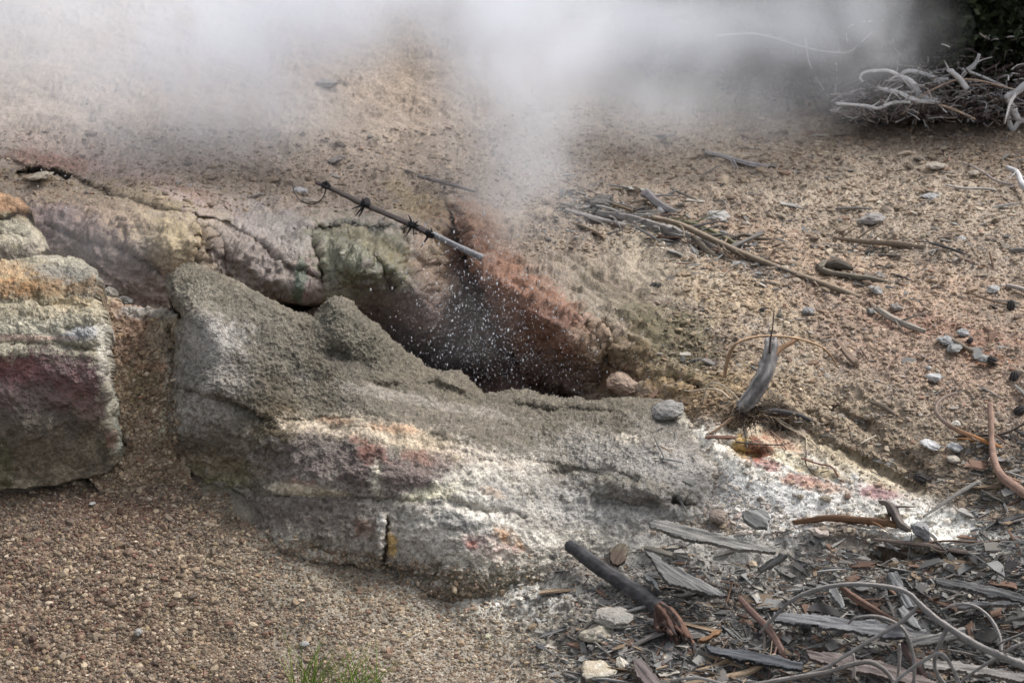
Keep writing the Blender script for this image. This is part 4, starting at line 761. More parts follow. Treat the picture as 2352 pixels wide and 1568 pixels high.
slab('weathered_board', 'long flat grey board crossing under the arching twig', 'board', [(1772, 1408), (1850, 1414), (1940, 1420), (2050, 1438), (2130, 1450), (2128, 1470), (2040, 1468), (1940, 1450), (1850, 1440), (1776, 1430)], 8, (.23, .23, .235), curve=.02, up=0.052)
slab('weathered_board', 'grey board at the right edge above the flat pale batten', 'board', [(2150, 1326), (2210, 1336), (2290, 1354), (2380, 1372), (2380, 1392), (2290, 1374), (2200, 1354), (2152, 1344)], 12, (.20, .195, .19), curve=.02, up=0.052)
slab('weathered_board', 'thin pale batten at the right edge below the grey board', 'board', [(2200, 1384), (2250, 1380), (2340, 1383), (2340, 1390), (2260, 1393), (2204, 1396)], 1, (.36, .35, .34), curve=.01, up=0.052)
slab('bark_piece', 'grey weathered bark shard under the top of the arching twig', 'bark', [(2036, 1316), (2058, 1312), (2080, 1350), (2105, 1395), (2086, 1400), (2060, 1366)], 58, (.27, .27, .265), curve=.02, up=0.052)
slab('bark_piece', 'second grey bark shard crossing behind the arching twig to the right', 'bark', [(2058, 1400), (2078, 1392), (2110, 1426), (2120, 1450), (2100, 1446), (2075, 1424)], 50, (.25, .25, .25), curve=.02, up=0.052)
slab('bark_piece', 'pale grey curled bark piece below the left flank of the arching twig', 'bark', [(1896, 1348), (1922, 1352), (1940, 1380), (1934, 1408), (1918, 1388), (1904, 1366)], 62, (.30, .30, .29), curve=.03, up=0.052)
slab('bark_piece', 'brown-purple bark plate at the bottom edge left of the roots', 'bark', [(1448, 1516), (1470, 1514), (1500, 1545), (1520, 1580), (1490, 1585), (1465, 1556)], 50, (.20, .165, .155), curve=.03, up=0.052)
slab('weathered_board', 'large reddish grey board low in the corner under the arching twigs', 'board', [(1850, 1500), (1930, 1506), (2040, 1530), (2160, 1570), (2140, 1590), (2020, 1560), (1900, 1530), (1855, 1518)], 14, (.22, .18, .165), curve=.03, up=0.052)
slab('weathered_board', 'dark wet board below the end of the reddish branch', 'board', [(1620, 1484), (1700, 1492), (1800, 1512), (1850, 1526), (1840, 1545), (1760, 1532), (1680, 1515), (1630, 1500)], 10, (.105, .11, .12), curve=.02, up=0.042)
slab('weathered_board', 'grey board with deep grain under the right arch of twigs', 'board', [(2080, 1462), (2160, 1452), (2215, 1440), (2220, 1462), (2150, 1476), (2090, 1486)], -12, (.25, .24, .225), curve=.02, up=0.052)
slab('weathered_board', 'pale board at the right edge low under the twig fork', 'board', [(2120, 1520), (2200, 1524), (2300, 1540), (2380, 1556), (2380, 1575), (2280, 1556), (2190, 1544), (2124, 1538)], 8, (.28, .26, .24), curve=.02, up=0.052)
slab('bark_piece', 'grey bark flake between bark slab and log', 'bark', [(1480, 1322), (1492, 1322), (1514, 1344), (1522, 1366), (1506, 1354), (1490, 1338)], 55, (.30, .30, .29), curve=.015, up=0.042)
slab('rotten_wood', 'brown rotten wood block upper right of the log head', 'wood', [(1400, 1262), (1436, 1252), (1448, 1266), (1436, 1296), (1418, 1310), (1406, 1294)], -60, (.20, .165, .12), curve=.03, up=.0, c2=(.12, .09, .07))
slab('bark_piece', 'wet grey stone-like bark plate right of the round brown stone', 'bark', [(1706, 1176), (1760, 1172), (1772, 1190), (1760, 1212), (1735, 1215), (1712, 1196)], 30, (.29, .29, .275), curve=.02, up=0.042)
slab('bark_piece', 'orange brown leaf of bark right of the splintered log end', 'bark', [(1605, 1472), (1640, 1452), (1656, 1450), (1648, 1464), (1616, 1480)], -30, (.30, .17, .09), curve=.02, up=0.052)

# arching grey twigs reaching in from the lower right, standing clear of the ground
ar = empty('arching_branch', tuple(look([2352], [1515])[0][0])); bpy.context.view_layer.update()
tag(ar, 'bare grey branch arching across the lower right corner, curved side twigs', 'branch')
AC = (.27, .25, .235)
def arch(name, pts, r, Y, c=AC):
    P, R = lay(pts, [.88 * x for x in r], Y=Y); mb = MB().tube(P, R, c, seed=seed(), sides=12, bump=.11, grain=.3, knots=4); snags(mb, P, R, c, .45); child(mb, name, ar)
arch('main_stem', [(1746, 1452), (1760, 1436), (1790, 1405), (1815, 1381), (1855, 1360), (1900, 1347), (1955, 1341), (2010, 1343), (2060, 1351), (2090, 1364), (2110, 1384), (2145, 1416), (2185, 1444), (2240, 1478), (2300, 1506), (2360, 1530), (2440, 1555)], [4, 5, 6, 6.5, 7, 7, 7.5, 9, 10, 11, 12, 12], [9.1, 8.95, 8.85, 8.8, 8.75, 8.7])
arch('side_twig', [(2112, 1388), (2080, 1420), (2040, 1446), (1990, 1475), (1940, 1506), (1900, 1530), (1850, 1548)], [5.5, 6, 5.5, 5, 4], [8.8, 8.9])
arch('side_twig', [(1948, 1432), (1966, 1418), (2010, 1414), (2050, 1426), (2078, 1448), (2094, 1490), (2100, 1540), (2096, 1590)], [2.5, 4.5, 5, 5.5, 5.5], [8.95, 8.85])
arch('side_twig', [(2190, 1392), (2215, 1386), (2245, 1394), (2275, 1420), (2296, 1460), (2300, 1496)], [2.5, 4.5, 5, 6], [8.9, 8.72])
arch('side_twig', [(2176, 1440), (2162, 1470), (2148, 1505), (2150, 1540), (2170, 1570)], [7, 7, 6, 6], [8.78, 8.8])
arch('side_twig', [(2380, 1470), (2330, 1484), (2290, 1510), (2240, 1540), (2190, 1580)], [5, 6, 5, 4], [8.7, 8.8])
arch('lower_stem', [(1640, 1588), (1740, 1570), (1820, 1556), (1900, 1542), (1960, 1524), (2000, 1520), (2030, 1536), (2052, 1562), (2070, 1590)], [6, 7, 7, 6, 6], [8.9, 8.8], (.27, .245, .225))
arch('side_twig', [(2030, 1590), (2080, 1545), (2130, 1512), (2160, 1500), (2180, 1520), (2200, 1560), (2210, 1590)], [5, 6, 6, 5], [8.75, 8.7])
arch('side_twig', [(1960, 1500), (1962, 1530), (1960, 1556)], [4, 5, 5], [8.95, 8.95], (.34, .30, .28))
arch('side_twig', [(2066, 1478), (2066, 1510), (2062, 1560)], [4, 5, 5], [8.9, 8.9], (.34, .31, .29))
arch('side_twig', [(1540, 1562), (1600, 1556), (1660, 1570), (1720, 1590)], [4, 5, 4], [8.95, 8.9])
arch('side_twig', [(2290, 1150 + 330), (2320, 1466), (2360, 1450)], [4, 4, 4], [8.7, 8.65])

# ------------------------------------------------------------------ single stones
SG, SB = (.27, .275, .275), (.26, .20, .15)
ST = [
 ('tan_boulder', 'reddish layered rock lump at the right end of the vent rim', 1436, 882, 44, 30, (.40, .26, .17), dict(c2=(.27, .19, .14), cat='rock')),
 ('mud_lump', 'grey mud-coated lump on the rim right of the reddish rock', 1532, 942, 46, 22, (.27, .26, .24), dict(cat='rock')),
 ('stone', 'small tilted stone standing on the gap between the left rocks', 256, 674, 20, 15, (.33, .29, .23), dict(rotz=30)),
 ('stone', 'pale grey stone lying beside the tilted one in the left gap', 290, 688, 20, 11, (.36, .34, .31), {}),
 ('stone', 'pale grey angular rock above the long branch of the fallen heap', 1648, 497, 32, 17, (.40, .385, .36), {}),
 ('stone', 'long speckled grey stone alone in the middle of the upper right slope', 2000, 502, 34, 13, (.34, .315, .29), dict(rough=.2, c2=(.24, .22, .21))),
 ('stone', 'rounded grey stone just above the bent branch of the fallen heap', 1522, 483, 16, 12, (.38, .37, .37), {}),
 ('stone', 'brown lump right of the bent grey branch', 1612, 498, 18, 10, (.22, .17, .145), {}),
 ('stone', 'dark rotten lump at the upper left of the fallen branch heap', 1382, 460, 30, 17, (.17, .155, .135), dict(rough=.3)),
 ('stone', 'bluish grey speckled stone high near the right edge', 2142, 453, 26, 11, (.34, .34, .345), {}),
 ('stone', 'blue-grey triangular stone above the board end', 2205, 552, 15, 11, (.42, .44, .46), {}),
 ('stone', 'brown flat stone below the top board at far right', 2310, 566, 14, 8, (.27, .21, .15), {}),
 ('stone', 'dark grey stone left below the end of the longest branch', 1806, 636, 14, 10, (.22, .215, .21), {}),
 ('stone', 'grey stone below the gnarled branch', 2010, 665, 20, 11, (.30, .30, .30), {}),
 ('stone', 'grey stone under the board end near the right edge', 2380 - 100, 664, 18, 10, (.34, .335, .33), {}),
 ('stone', 'rounded dark grey stone above the stump on the right', 1856, 715, 16, 12, (.26, .26, .265), {}),
 ('stone', 'grey stone left of the splintered bark strip', 2001, 714, 15, 9, (.30, .295, .29), {}),
 ('stone', 'brown-grey round stone above the splintered bark strip', 2060, 705, 17, 11, (.30, .265, .235), {}),
 ('stone', 'flat grey stone upper of the pair at the bark strip end', 2174, 782, 24, 12, (.31, .32, .33), {}),
 ('stone', 'flat grey stone lower of the pair at the bark strip end', 2192, 800, 20, 11, (.28, .285, .285), {}),
 ('stone', 'blue-grey stone uphill of the pair near the bark strip', 2212, 764, 16, 11, (.30, .315, .33), {}),
 ('stone', 'grey stone left of the black cone near the right edge', 2258, 825, 16, 12, (.27, .275, .27), {}),
 ('stone', 'single light grey flat-topped stone on the open sand right of the peg', 2146, 866, 19, 13, (.42, .43, .44), {}),
 ('stone', 'small grey stone above the light flat-topped stone', 2132, 845, 9, 7, (.30, .30, .29), {}),
 ('stone', 'white flat flake of stone under the hooked stick', 2136, 1021, 27, 12, (.60, .60, .62), dict(rotz=15)),
 ('stone', 'bluish flat stone right of the white flake', 2193, 1026, 22, 13, (.36, .375, .40), {}),
 ('stone', 'tan block just below the bluish flat stone', 2190, 1054, 16, 10, (.44, .38, .30), {}),
 ('stone', 'small pale bar of stone inside the hook of the stick', 2196, 972, 13, 7, (.58, .55, .46), {}),
 ('stone', 'round brown stone sitting on the wet grey slope above the plank', 1650, 1186, 24, 20, (.27, .20, .15), dict(rough=.14)),
 ('stone', 'small brown stone on the white shelf edge', 1897, 1145, 14, 9, (.32, .26, .17), {}),
 ('stone', 'small brown stone low on the white shelf under the root threads', 1838, 1140 - 0, 0.1 + 9, 7, (.36, .28, .17), {}),
 ('stone', 'dark red-brown clod in the middle of the white shelf', 1918 + 30, 1062 + 78, 10, 7, (.24, .13, .09), {}),
 ('stone', 'pinkish stone left under the red-brown stick', 1884, 1216 + 6, 22, 11, (.44, .35, .29), {}),
 ('stone', 'big grey oval stone at the end of the red-brown stick', 2118, 1218, 32, 24, (.25, .25, .26), dict(rough=.16, rotz=40)),
 ('stone', 'yellow-brown broken stone left of the knotty stub', 2032, 1188, 18, 14, (.38, .32, .19), dict(c2=(.14, .10, .06))),
 ('stone', 'ochre clod below the grey oval stone', 2110, 1240, 16, 7, (.28, .21, .10), {}),
 ('stone', 'cream broken rock at the bottom edge left of the bark plate', 1374, 1540, 52, 26, (.60, .53, .40), dict(c2=(.42, .36, .27), cat='rock')),
 ('stone', 'cream pointed rock right beside the big cream one', 1430, 1524, 26, 20, (.62, .55, .42), dict(cat='rock', rotz=40)),
 ('stone', 'crumbly yellowish rock above the cream rocks', 1370, 1452, 46, 26, (.44, .38, .27), dict(c2=(.28, .25, .21), cat='rock')),
 ('stone', 'grey mud clod left of the crumbly yellowish rock', 1410, 1418, 50, 26, (.33, .30, .26), dict(c2=(.25, .24, .22), cat='rock')),
 ('stone', 'blackish stone at the bottom left of the crumbly rocks', 1240, 1485, 14, 8, (.10, .10, .11), {}),
 ('stone', 'flat yellow-green stone in the pale patch right of centre bottom', 1120, 1462, 12, 8, (.42, .40, .24), {}),
 ('stone', 'orange stone in the gravel under the rim face', 938, 1337, 7, 5, (.52, .28, .08), {}),
 ('stone', 'grey flat stone on gravel right of the grass', 698, 1478, 14, 6, (.34, .34, .33), {}),
 ('stone', 'dark pebble left of the grass tuft', 476, 1606 - 20, 12, 7, (.11, .105, .10), {}),
 ('stone', 'flat grey stone on the gravel above the dark pebble', 318, 1450, 11, 13, (.33, .31, .28), {}),
 ('stone', 'pale flat oval stone in the lower left gravel', 246, 1614 - 28, 14, 6, (.44, .41, .36), {}),
 ('stone', 'white little chip at the top edge of the red gravel', 212, 1156, 10, 4, (.66, .63, .6), {}),
 ('stone', 'crescent-shaped mud stone in the dark ring at far left', 94, 403, 30, 9, (.46, .37, .25), dict(dy=-.03)),
 ('stone', 'whitish stone below the hanging loop twig', 690, 437, 20, 8, (.40, .39, .39), {}),
 ('stone', 'brown wet stone inside the hanging loop twig', 712, 460, 20, 7, (.34, .28, .21), {}),
 ('stone', 'faint grey rock in the steam gap upper centre', 552 + 200, 190, 26, 10, (.2, .18, .16), {}),
 ('stone', 'low grey rock in the clear gap of the steam', 772, 366, 20, 7, (.22, .19, .17), {}),
 ('stone', 'dark rock beside the tip of the leaning charred stick', 742 - 60 + 100, 345 + 18, 14, 6, (.22, .19, .17), {}),
 ('stone', 'pale broken stone ledge high on the slope beneath the brush pile', 2010 + 160 - 20, 380 + 0, 26, 8, (.46, .38, .29), {}),
 ('stone', 'dark angular stone left of the pale ledge', 2108 - 0, 366, 14, 6, (.16, .12, .09), {}),
 ('stone', 'buff tilted stone in the shade below the brush pile', 2235, 398, 15, 7, (.40, .33, .25), {}),
 ('stone', 'cream pebble above the dark spot on the upper slope', 2122, 421, 9, 5, (.62, .54, .43), {}),
 ('stone', 'dark brown stone left under the brush pile', 1925, 280, 13, 6, (.15, .115, .10), {}),
 ('stone', 'dark brown stone under the middle of the brush pile', 2035, 286, 12, 6, (.12, .09, .08), {}),
 ('stone', 'small dark stone right of the rusty patch under the pile', 2141, 310, 7, 5, (.11, .09, .08), {}),
]
for nm, lb, u, v, rx, ry, c, k in ST: stone(nm, lb, u, v, rx, ry, c, **k)
# dark pine cones
CONES = [(1752, 716, 11, 'black pine cone uphill left of the stump top'), (2281, 829, 12, 'black pine cone near the right edge beside a grey stone'), (2322, 701, 11, 'black pine cone at the end of the brown stick at the right edge'), (2228, 782, 7, 'small dark cone above the flat stones'), (2114, 1098, 14, 'dark cone below the bluish flat stones'), (2330, 866, 13, 'black pine cone lowest by the right edge'), (2342, 942, 13, 'dark cone beside the top of the peeled branch'), (2300, 1200, 12, 'dark cone right of the split grey stick'), (1562, 1515, 15, 'dark open pine cone at the bottom below the log end'), (1854, 1442, 13, 'dark cone inside the left flank of the arching branch')]
for u, v, r, lb in CONES:
    s = seed(); p = look([u], [v + r * .4])[0][0]; k = PX * p[1] * r
    D, F = ICO3; sp = np.sin(D[:, 2] * 13 + np.arctan2(D[:, 1], D[:, 0]) * 3) * np.sin(D[:, 2] * 13 - np.arctan2(D[:, 1], D[:, 0]) * 5)
    V = D * (1 + .26 * sp)[:, None] * np.array([.8, .8, 1.1]); a = s % 3; Rm = np.array([[math.cos(a), 0, math.sin(a)], [0, 1, 0], [-math.sin(a), 0, math.cos(a)]])
    o = MB().raw(V @ Rm.T * k + at(u, v, p[1] - k * .3), F, np.array((.055, .05, .048)) * (1 + .5 * sp)[:, None]).build('pine_cone', M_STONE)
    tag(o, lb, 'pine cone')

# ------------------------------------------------------------------ ground cover nobody could count
def d_gravel(u, v):
    left = sstep(1060, 1130, v + .0 * u) * (1 - .93 * sstep(900, 1180, u + (v - 1300) * -.8))
    line = np.interp(u, [400, 600, 870, 1100, 1300], [1075, 1225, 1280, 1315, 1260]) + 12 * np.sin(u * .07) + 8 * np.sin(u * .19)
    gap = inside(u, v, [(240, 720), (400, 730), (420, 1110), (270, 1110)]) * np.clip((v - 700) / 350, .15, .9)
    base = sstep(1040, 1070, v) * np.where((u > 400) & (v < line), 0., 1.)
    return np.clip(np.maximum(base, gap) * (1 - .93 * sstep(900, 1180, u + (v - 1300) * -.8)) * (.55 + .45 * (u < 600)), 0, 1)
def c_gravel(rg, n, u, v, Cc):
    pal = np.array([(.26, .205, .15), (.17, .125, .095), (.13, .07, .055), (.36, .31, .24), (.10, .08, .065), (.23, .20, .17), (.50, .45, .38), (.28, .23, .14), (.18, .10, .08)])
    w = np.array([.26, .19, .10, .16, .10, .10, .04, .04, .03]); i = rg.choice(len(pal), n, p=w / w.sum())
    c = pal[i] * rg.uniform(.35, 1.35, (n, 1)); k = .25
    return (c * (1 - k) + Cc * k) * np.array([1.12, 1.03, .93])
g = scatter('gravel', 75000, d_gravel, ICO1, lambda rg, n, u, v: np.clip(rg.lognormal(math.log(2.1), .5, n), 1.1, 11) * (1 + .2 * (u < 500) * (v > 1250)), lambda rg, n: np.stack([rg.uniform(.8, 1.5, n), rg.uniform(.7, 1.1, n), rg.uniform(.45, .9, n)], -1), c_gravel, M_GRAVEL, jit=.16, lift=.25, seedn=11, only=('ground', 'soil_slope', 'rock_ridge'))
tag(g, 'fine brown, grey and red volcanic gravel covering the lower left ground', 'gravel', kind='stuff')

def d_crumb(u, v):
    right = sstep(230, 330, v) * sstep(1500, 1700, u + (v - 600) * .2) * (v < 1230)
    mid = (v > 240) * (v < 600) * (u > 1200) * .5
    leftup = (v > 300) * (v < 480) * .35 * (u < 1200)
    shelf = (ell(u, v, 1900, 1110, 350, 85, 18) < 1) | (ell(u, v, 2190, 1225, 200, 40, 10) < 1)
    return np.clip(np.maximum(np.maximum(right, mid), leftup) * (1 - .85 * shelf), 0, 1)
def c_crumb(rg, n, u, v, Cc):
    pal = np.array([(.34, .25, .17), (.20, .14, .09), (.44, .34, .23), (.27, .26, .25), (.14, .10, .075), (.30, .15, .09), (.52, .44, .33)])
    i = rg.choice(7, n, p=[.32, .2, .2, .07, .1, .04, .07]); return (pal[i] * .5 + Cc * .5) * rg.uniform(.6, 1.1, (n, 1))
g = scatter('soil_crumbs', 46000, d_crumb, ICO1, lambda rg, n, u, v: np.clip(rg.lognormal(math.log(2.3), .5, n), 1.2, 12), lambda rg, n: np.stack([rg.uniform(.9, 1.9, n), rg.uniform(.8, 1.2, n), rg.uniform(.4, .8, n)], -1), c_crumb, M_GRAVEL, jit=.2, lift=.2, ubox=(-60, 2420, 200, 1240), seedn=12, only=('ground',))
tag(g, 'crumbs of tan and brown earth strewn over the open slope', 'soil crumbs', kind='stuff')

def d_lit(u, v, hk=1.):
    a = sstep(1235, 1370, v + np.maximum(0, u - 1780) * .22 + 22 * np.sin(u * .021)) * sstep(1180, 1560, u + (v - 1350) * .2)
    b = .28 * sstep(950, 1050, v) * sstep(2150, 2300, u)
    d1, _ = pline(u, v, [(1330, 480), (1480, 520), (1640, 570), (1760, 615)]); d2, _ = pline(u, v, [(1900, 615), (2060, 655)]); d3, _ = pline(u, v, [(1930, 560), (2240, 600)])
    hp = .55 * np.exp(-(d1 / 26) ** 2) + .25 * np.exp(-(d1 / 60) ** 2) + .2 * np.exp(-(np.minimum(d2, d3) / 18) ** 2) + .03 * (v > 300) * (u > 1500)
    b = np.maximum(b, hp * hk)
    return (1 - .93 * (ell(u, v, 1900, 1110, 350, 85, 18) < 1)) * np.clip(np.maximum(a * (.35 + .65 * sstep(1300, 1480, v + (u - 1900) * .12)), b), 0, 1)
def c_lit(rg, n, u, v, Cc):
    pal = np.array([(.25, .245, .235), (.17, .155, .14), (.33, .315, .29), (.20, .125, .09), (.085, .08, .078), (.30, .22, .15), (.46, .42, .36)])
    i = rg.choice(7, n, p=[.3, .2, .17, .09, .13, .06, .05]); return pal[i] * rg.uniform(.4, 1.05, (n, 1))
al = lambda u, v, rg: rg.normal(-.45, .6, len(u))
g = scatter('bark_litter', 18000, lambda u, v: d_lit(u, v, .3), CHIP, lambda rg, n, u, v: np.clip(rg.lognormal(math.log(3.8), .65, n), 1.6, 30), lambda rg, n: np.stack([rg.uniform(1, 2.4, n), rg.uniform(.3, .8, n), rg.uniform(.08, .22, n)], -1), c_lit, M_WOOD, jit=.12, lift=1.2, seedn=13, lie=.6, along=al, only=('ground', 'rock_ridge'))
tag(g, 'grey and brown bark chips littering the lower right slope', 'bark litter', kind='stuff')
g = scatter('twig_litter', 8500, d_lit, TWIG, lambda rg, n, u, v: np.clip(rg.lognormal(math.log(9), .6, n), 3, 55), lambda rg, n: np.stack([rg.uniform(.9, 1.3, n), *(2 * [rg.uniform(.05, .11, n)])], -1), c_lit, M_WOOD, jit=.05, lift=2., seedn=14, lie=.4, only=('ground', 'rock_ridge'), along=lambda u, v, rg: rg.normal(-.3, .8, len(u)))
tag(g, 'thin twigs and needles strewn through the bark litter', 'twigs', kind='stuff')
g = scatter('litter_grit', 22000, lambda u, v: np.clip(d_lit(u, v) * 1.2 + .25 * (v > 1300) * (u > 950), 0, 1), ICO1, lambda rg, n, u, v: np.clip(rg.lognormal(math.log(2.2), .45, n), 1.2, 8), lambda rg, n: np.stack([rg.uniform(.8, 1.7, n), rg.uniform(.7, 1.1, n), rg.uniform(.4, .8, n)], -1), lambda rg, n, u, v, Cc: np.where(rg.random((n, 1)) < .35, np.array((.44, .40, .33)), np.where(rg.random((n, 1)) < .5, np.array((.13, .12, .105)), Cc)) * rg.uniform(.7, 1.2, (n, 1)), M_GRAVEL, jit=.2, lift=.2, seedn=15, only=('ground', 'rock_ridge'))
tag(g, 'pale and dark grit between the bark chips', 'grit', kind='stuff')

# grass tufts at the bottom edge
rg = np.random.default_rng(21)
for gi, (u0, u1, n, hh, lb) in enumerate(((676, 742, 34, 215, 'sparse tuft of green grass at the bottom edge, the taller left one'), (765, 880, 46, 165, 'wider tuft of green grass at the bottom edge, right of the tall tuft'))):
    V = []; F = []; C = []
    for k in range(n):
        u = rg.uniform(u0, u1); p = look([u], [1590])[0][0]; p = p + np.array([0, rg.uniform(-.12, .02), -.02]); H = rg.uniform(.4, 1) * hh * PX * p[1]
        lean_ = rg.normal(.03, .06); fw = rg.normal(0, .08); w = rg.uniform(.002, .0042); c = np.array([(.16, .24, .045), (.24, .29, .07), (.10, .16, .04), (.38, .34, .17)][rg.choice(4, p=[.4, .25, .25, .1])])
        b = len(V)
        for i in range(7):
            t = i / 6; q = p + np.array([lean_ * t * t * 1.8 * (1 if rg.random() < 2 else 1), fw * t * t, H * t * (1 - .12 * t)])
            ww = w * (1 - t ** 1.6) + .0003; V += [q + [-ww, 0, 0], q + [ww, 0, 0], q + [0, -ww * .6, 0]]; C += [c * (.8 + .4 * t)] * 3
        for i in range(6):
            for a, d in ((0, 2), (2, 1), (1, 0)): F.append([b + i * 3 + a, b + i * 3 + d, b + i * 3 + 3 + d, b + i * 3 + 3 + a])
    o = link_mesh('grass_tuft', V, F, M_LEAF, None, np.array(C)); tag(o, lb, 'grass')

# ------------------------------------------------------------------ bleached brush pile at the top right
WB = [('white_branch', 'pale branch curving low along the left foot of the brush pile', [(1921, 238), (1960, 241), (1993, 244), (2017, 249), (2053, 236), (2091, 235)], [4, 5, 4]),
 ('white_branch', 'white branch with a knobbed left end in the middle of the brush pile', [(2015, 198), (2024, 204), (2045, 208), (2071, 216), (2101, 230), (2147, 234)], [4, 6, 6, 7]),
 ('white_branch', 'thickest white S-shaped trunk of the brush pile', [(2152, 233), (2117, 224), (2101, 202), (2083, 184), (2066, 179)], [9, 12, 11, 8]),
 ('white_branch', 'white branch arching right from the top of the thick trunk', [(2067, 178), (2077, 166), (2097, 163), (2131, 172), (2161, 182), (2178, 182)], [5, 6, 5, 5]),
 ('white_branch', 'pale branch curling left from the top of the thick trunk', [(2061, 172), (2041, 163), (2021, 162), (1995, 164), (1980, 170), (1976, 180), (1982, 188)], [5, 4, 3]),
 ('white_branch', 'stout white branch slanting at the pile centre right', [(2221, 204), (2205, 182), (2189, 168), (2177, 160)], [9, 8, 6]),
 ('white_branch', 'white branch reaching highest out of the pile against the dark trees', [(2205, 182), (2221, 162), (2236, 150), (2245, 138), (2249, 124)], [5, 5, 4]),
 ('white_branch', 'thin grey branch sloping right along the pile top', [(2209, 158), (2225, 164), (2261, 178), (2311, 200)], [3.5, 4, 3]),
 ('white_branch', 'thick grey branch entering from the right edge of the pile', [(2370, 186), (2352, 198), (2331, 214), (2309, 224)], [12, 11, 8]),
 ('white_branch', 'thick white branch hanging down at the right end of the pile', [(2309, 222), (2318, 232), (2326, 248), (2338, 274)], [7, 9, 9]),
 ('white_branch', 'white V-shaped branch at the lower right end of the pile', [(2315, 268), (2320, 284), (2327, 298), (2339, 281), (2358, 272)], [7, 7, 6]),
 ('white_branch', 'short bright white stub in the dark right part of the pile', [(2253, 265), (2262, 259), (2275, 251)], [6, 7, 6]),
 ('white_branch', 'light brown branch hanging down to the right under the pile centre', [(2159, 242), (2181, 248), (2210, 260), (2240, 274)], [3.5, 4, 3]),
 ('white_branch', 'long thin brown branch rising through the whole pile', [(2073, 262), (2093, 240), (2121, 218), (2151, 202), (2197, 184), (2251, 186), (2331, 206)], [3, 3, 2.6]),
 ('white_branch', 'upright pale stick at the left end of the pile in thin steam', [(1917, 236), (1919, 214), (1921, 180), (1921, 144)], [4, 4, 3]),
 ('white_branch', 'thin pale branch drooping under the thick trunk', [(2101, 248), (2112, 258), (2121, 272), (2127, 292)], [3, 3, 2]),
 ('white_branch', 'long faint branch arching through the steam left of the pile', [(1646, 82), (1700, 78), (1736, 78), (1780, 88), (1826, 102), (1886, 117), (1946, 120), (1975, 100), (2006, 72)], [3, 3, 2]),
 ('white_branch', 'faint looped branch in the steam above the pile', [(1946, 96), (1944, 80), (1952, 62), (1976, 51), (2030, 48)], [3, 3, 2]),
 ('white_branch', 'slanting faint stick in steam left of the upright one', [(1850, 90), (1858, 140), (1876, 180), (1905, 225)], [3, 3, 2]),
 ('white_branch', 'pale hooked branch in the steam on the left of the pile', [(1878, 255), (1905, 236), (1940, 218), (1975, 204), (2005, 176)], [2, 2.5, 2])]
for k, (nm, lb, p, r) in enumerate(WB):
    brown = 'brown' in lb; P, R = lay(p, r, Y=[14.22 + .08 * (k % 4) + (.75 if 'steam' in lb else 0)] * 2)
    ft = .62 if 'steam' in lb else 1.
    mb = MB().tube(P, R * (.88 if ft == 1. else 1.) * ft, (.36, .27, .20) if brown else BLEACH, seed=seed(), sides=10, bump=.09, grain=.3, knots=2); snags(mb, P, R * ft, (.5, .48, .47), 1.3)
    tag(mb.build(nm, M_DEAD), lb, 'branch')
mb = MB(); rg = np.random.default_rng(5)
for k in range(2300):
    t = rg.random(); cu = 1925 + 450 * t ** .8; hgt = 24 + 82 * min(1, (t + .15) * 1.3)
    cv = 268 + 14 * t - abs(rg.normal(0, .62)) * hgt; a = rg.normal(-.15, .75); L = rg.uniform(14, 70)
    x0, y0 = cu - L / 2 * math.cos(a), cv - L / 2 * math.sin(a) * .7; x1, y1 = cu + L / 2 * math.cos(a), cv + L / 2 * math.sin(a) * .7
    Yb = 14.5 + rg.uniform(-.15, .7); c = [(.30, .25, .225), (.14, .10, .085), (.44, .41, .40), (.06, .045, .04), (.58, .56, .56)][rg.choice(5, p=[.26, .24, .2, .18, .12])]
    P, R = lay([(x0, y0), (cu + rg.normal(0, 5), cv + rg.normal(0, 5)), (x1, y1)], [rg.uniform(1, 2.6), 1.2], Y=[Yb, Yb + rg.uniform(-.3, .3)])
    mb.tube(P[::2] if len(P) > 8 else P, R[::2] if len(P) > 8 else R, c, seed=k, sides=5)
tag(mb.build('brushwood', M_DEAD), 'tangle of thin dry twigs filling the bleached brush pile at the top right', 'brushwood', kind='stuff')

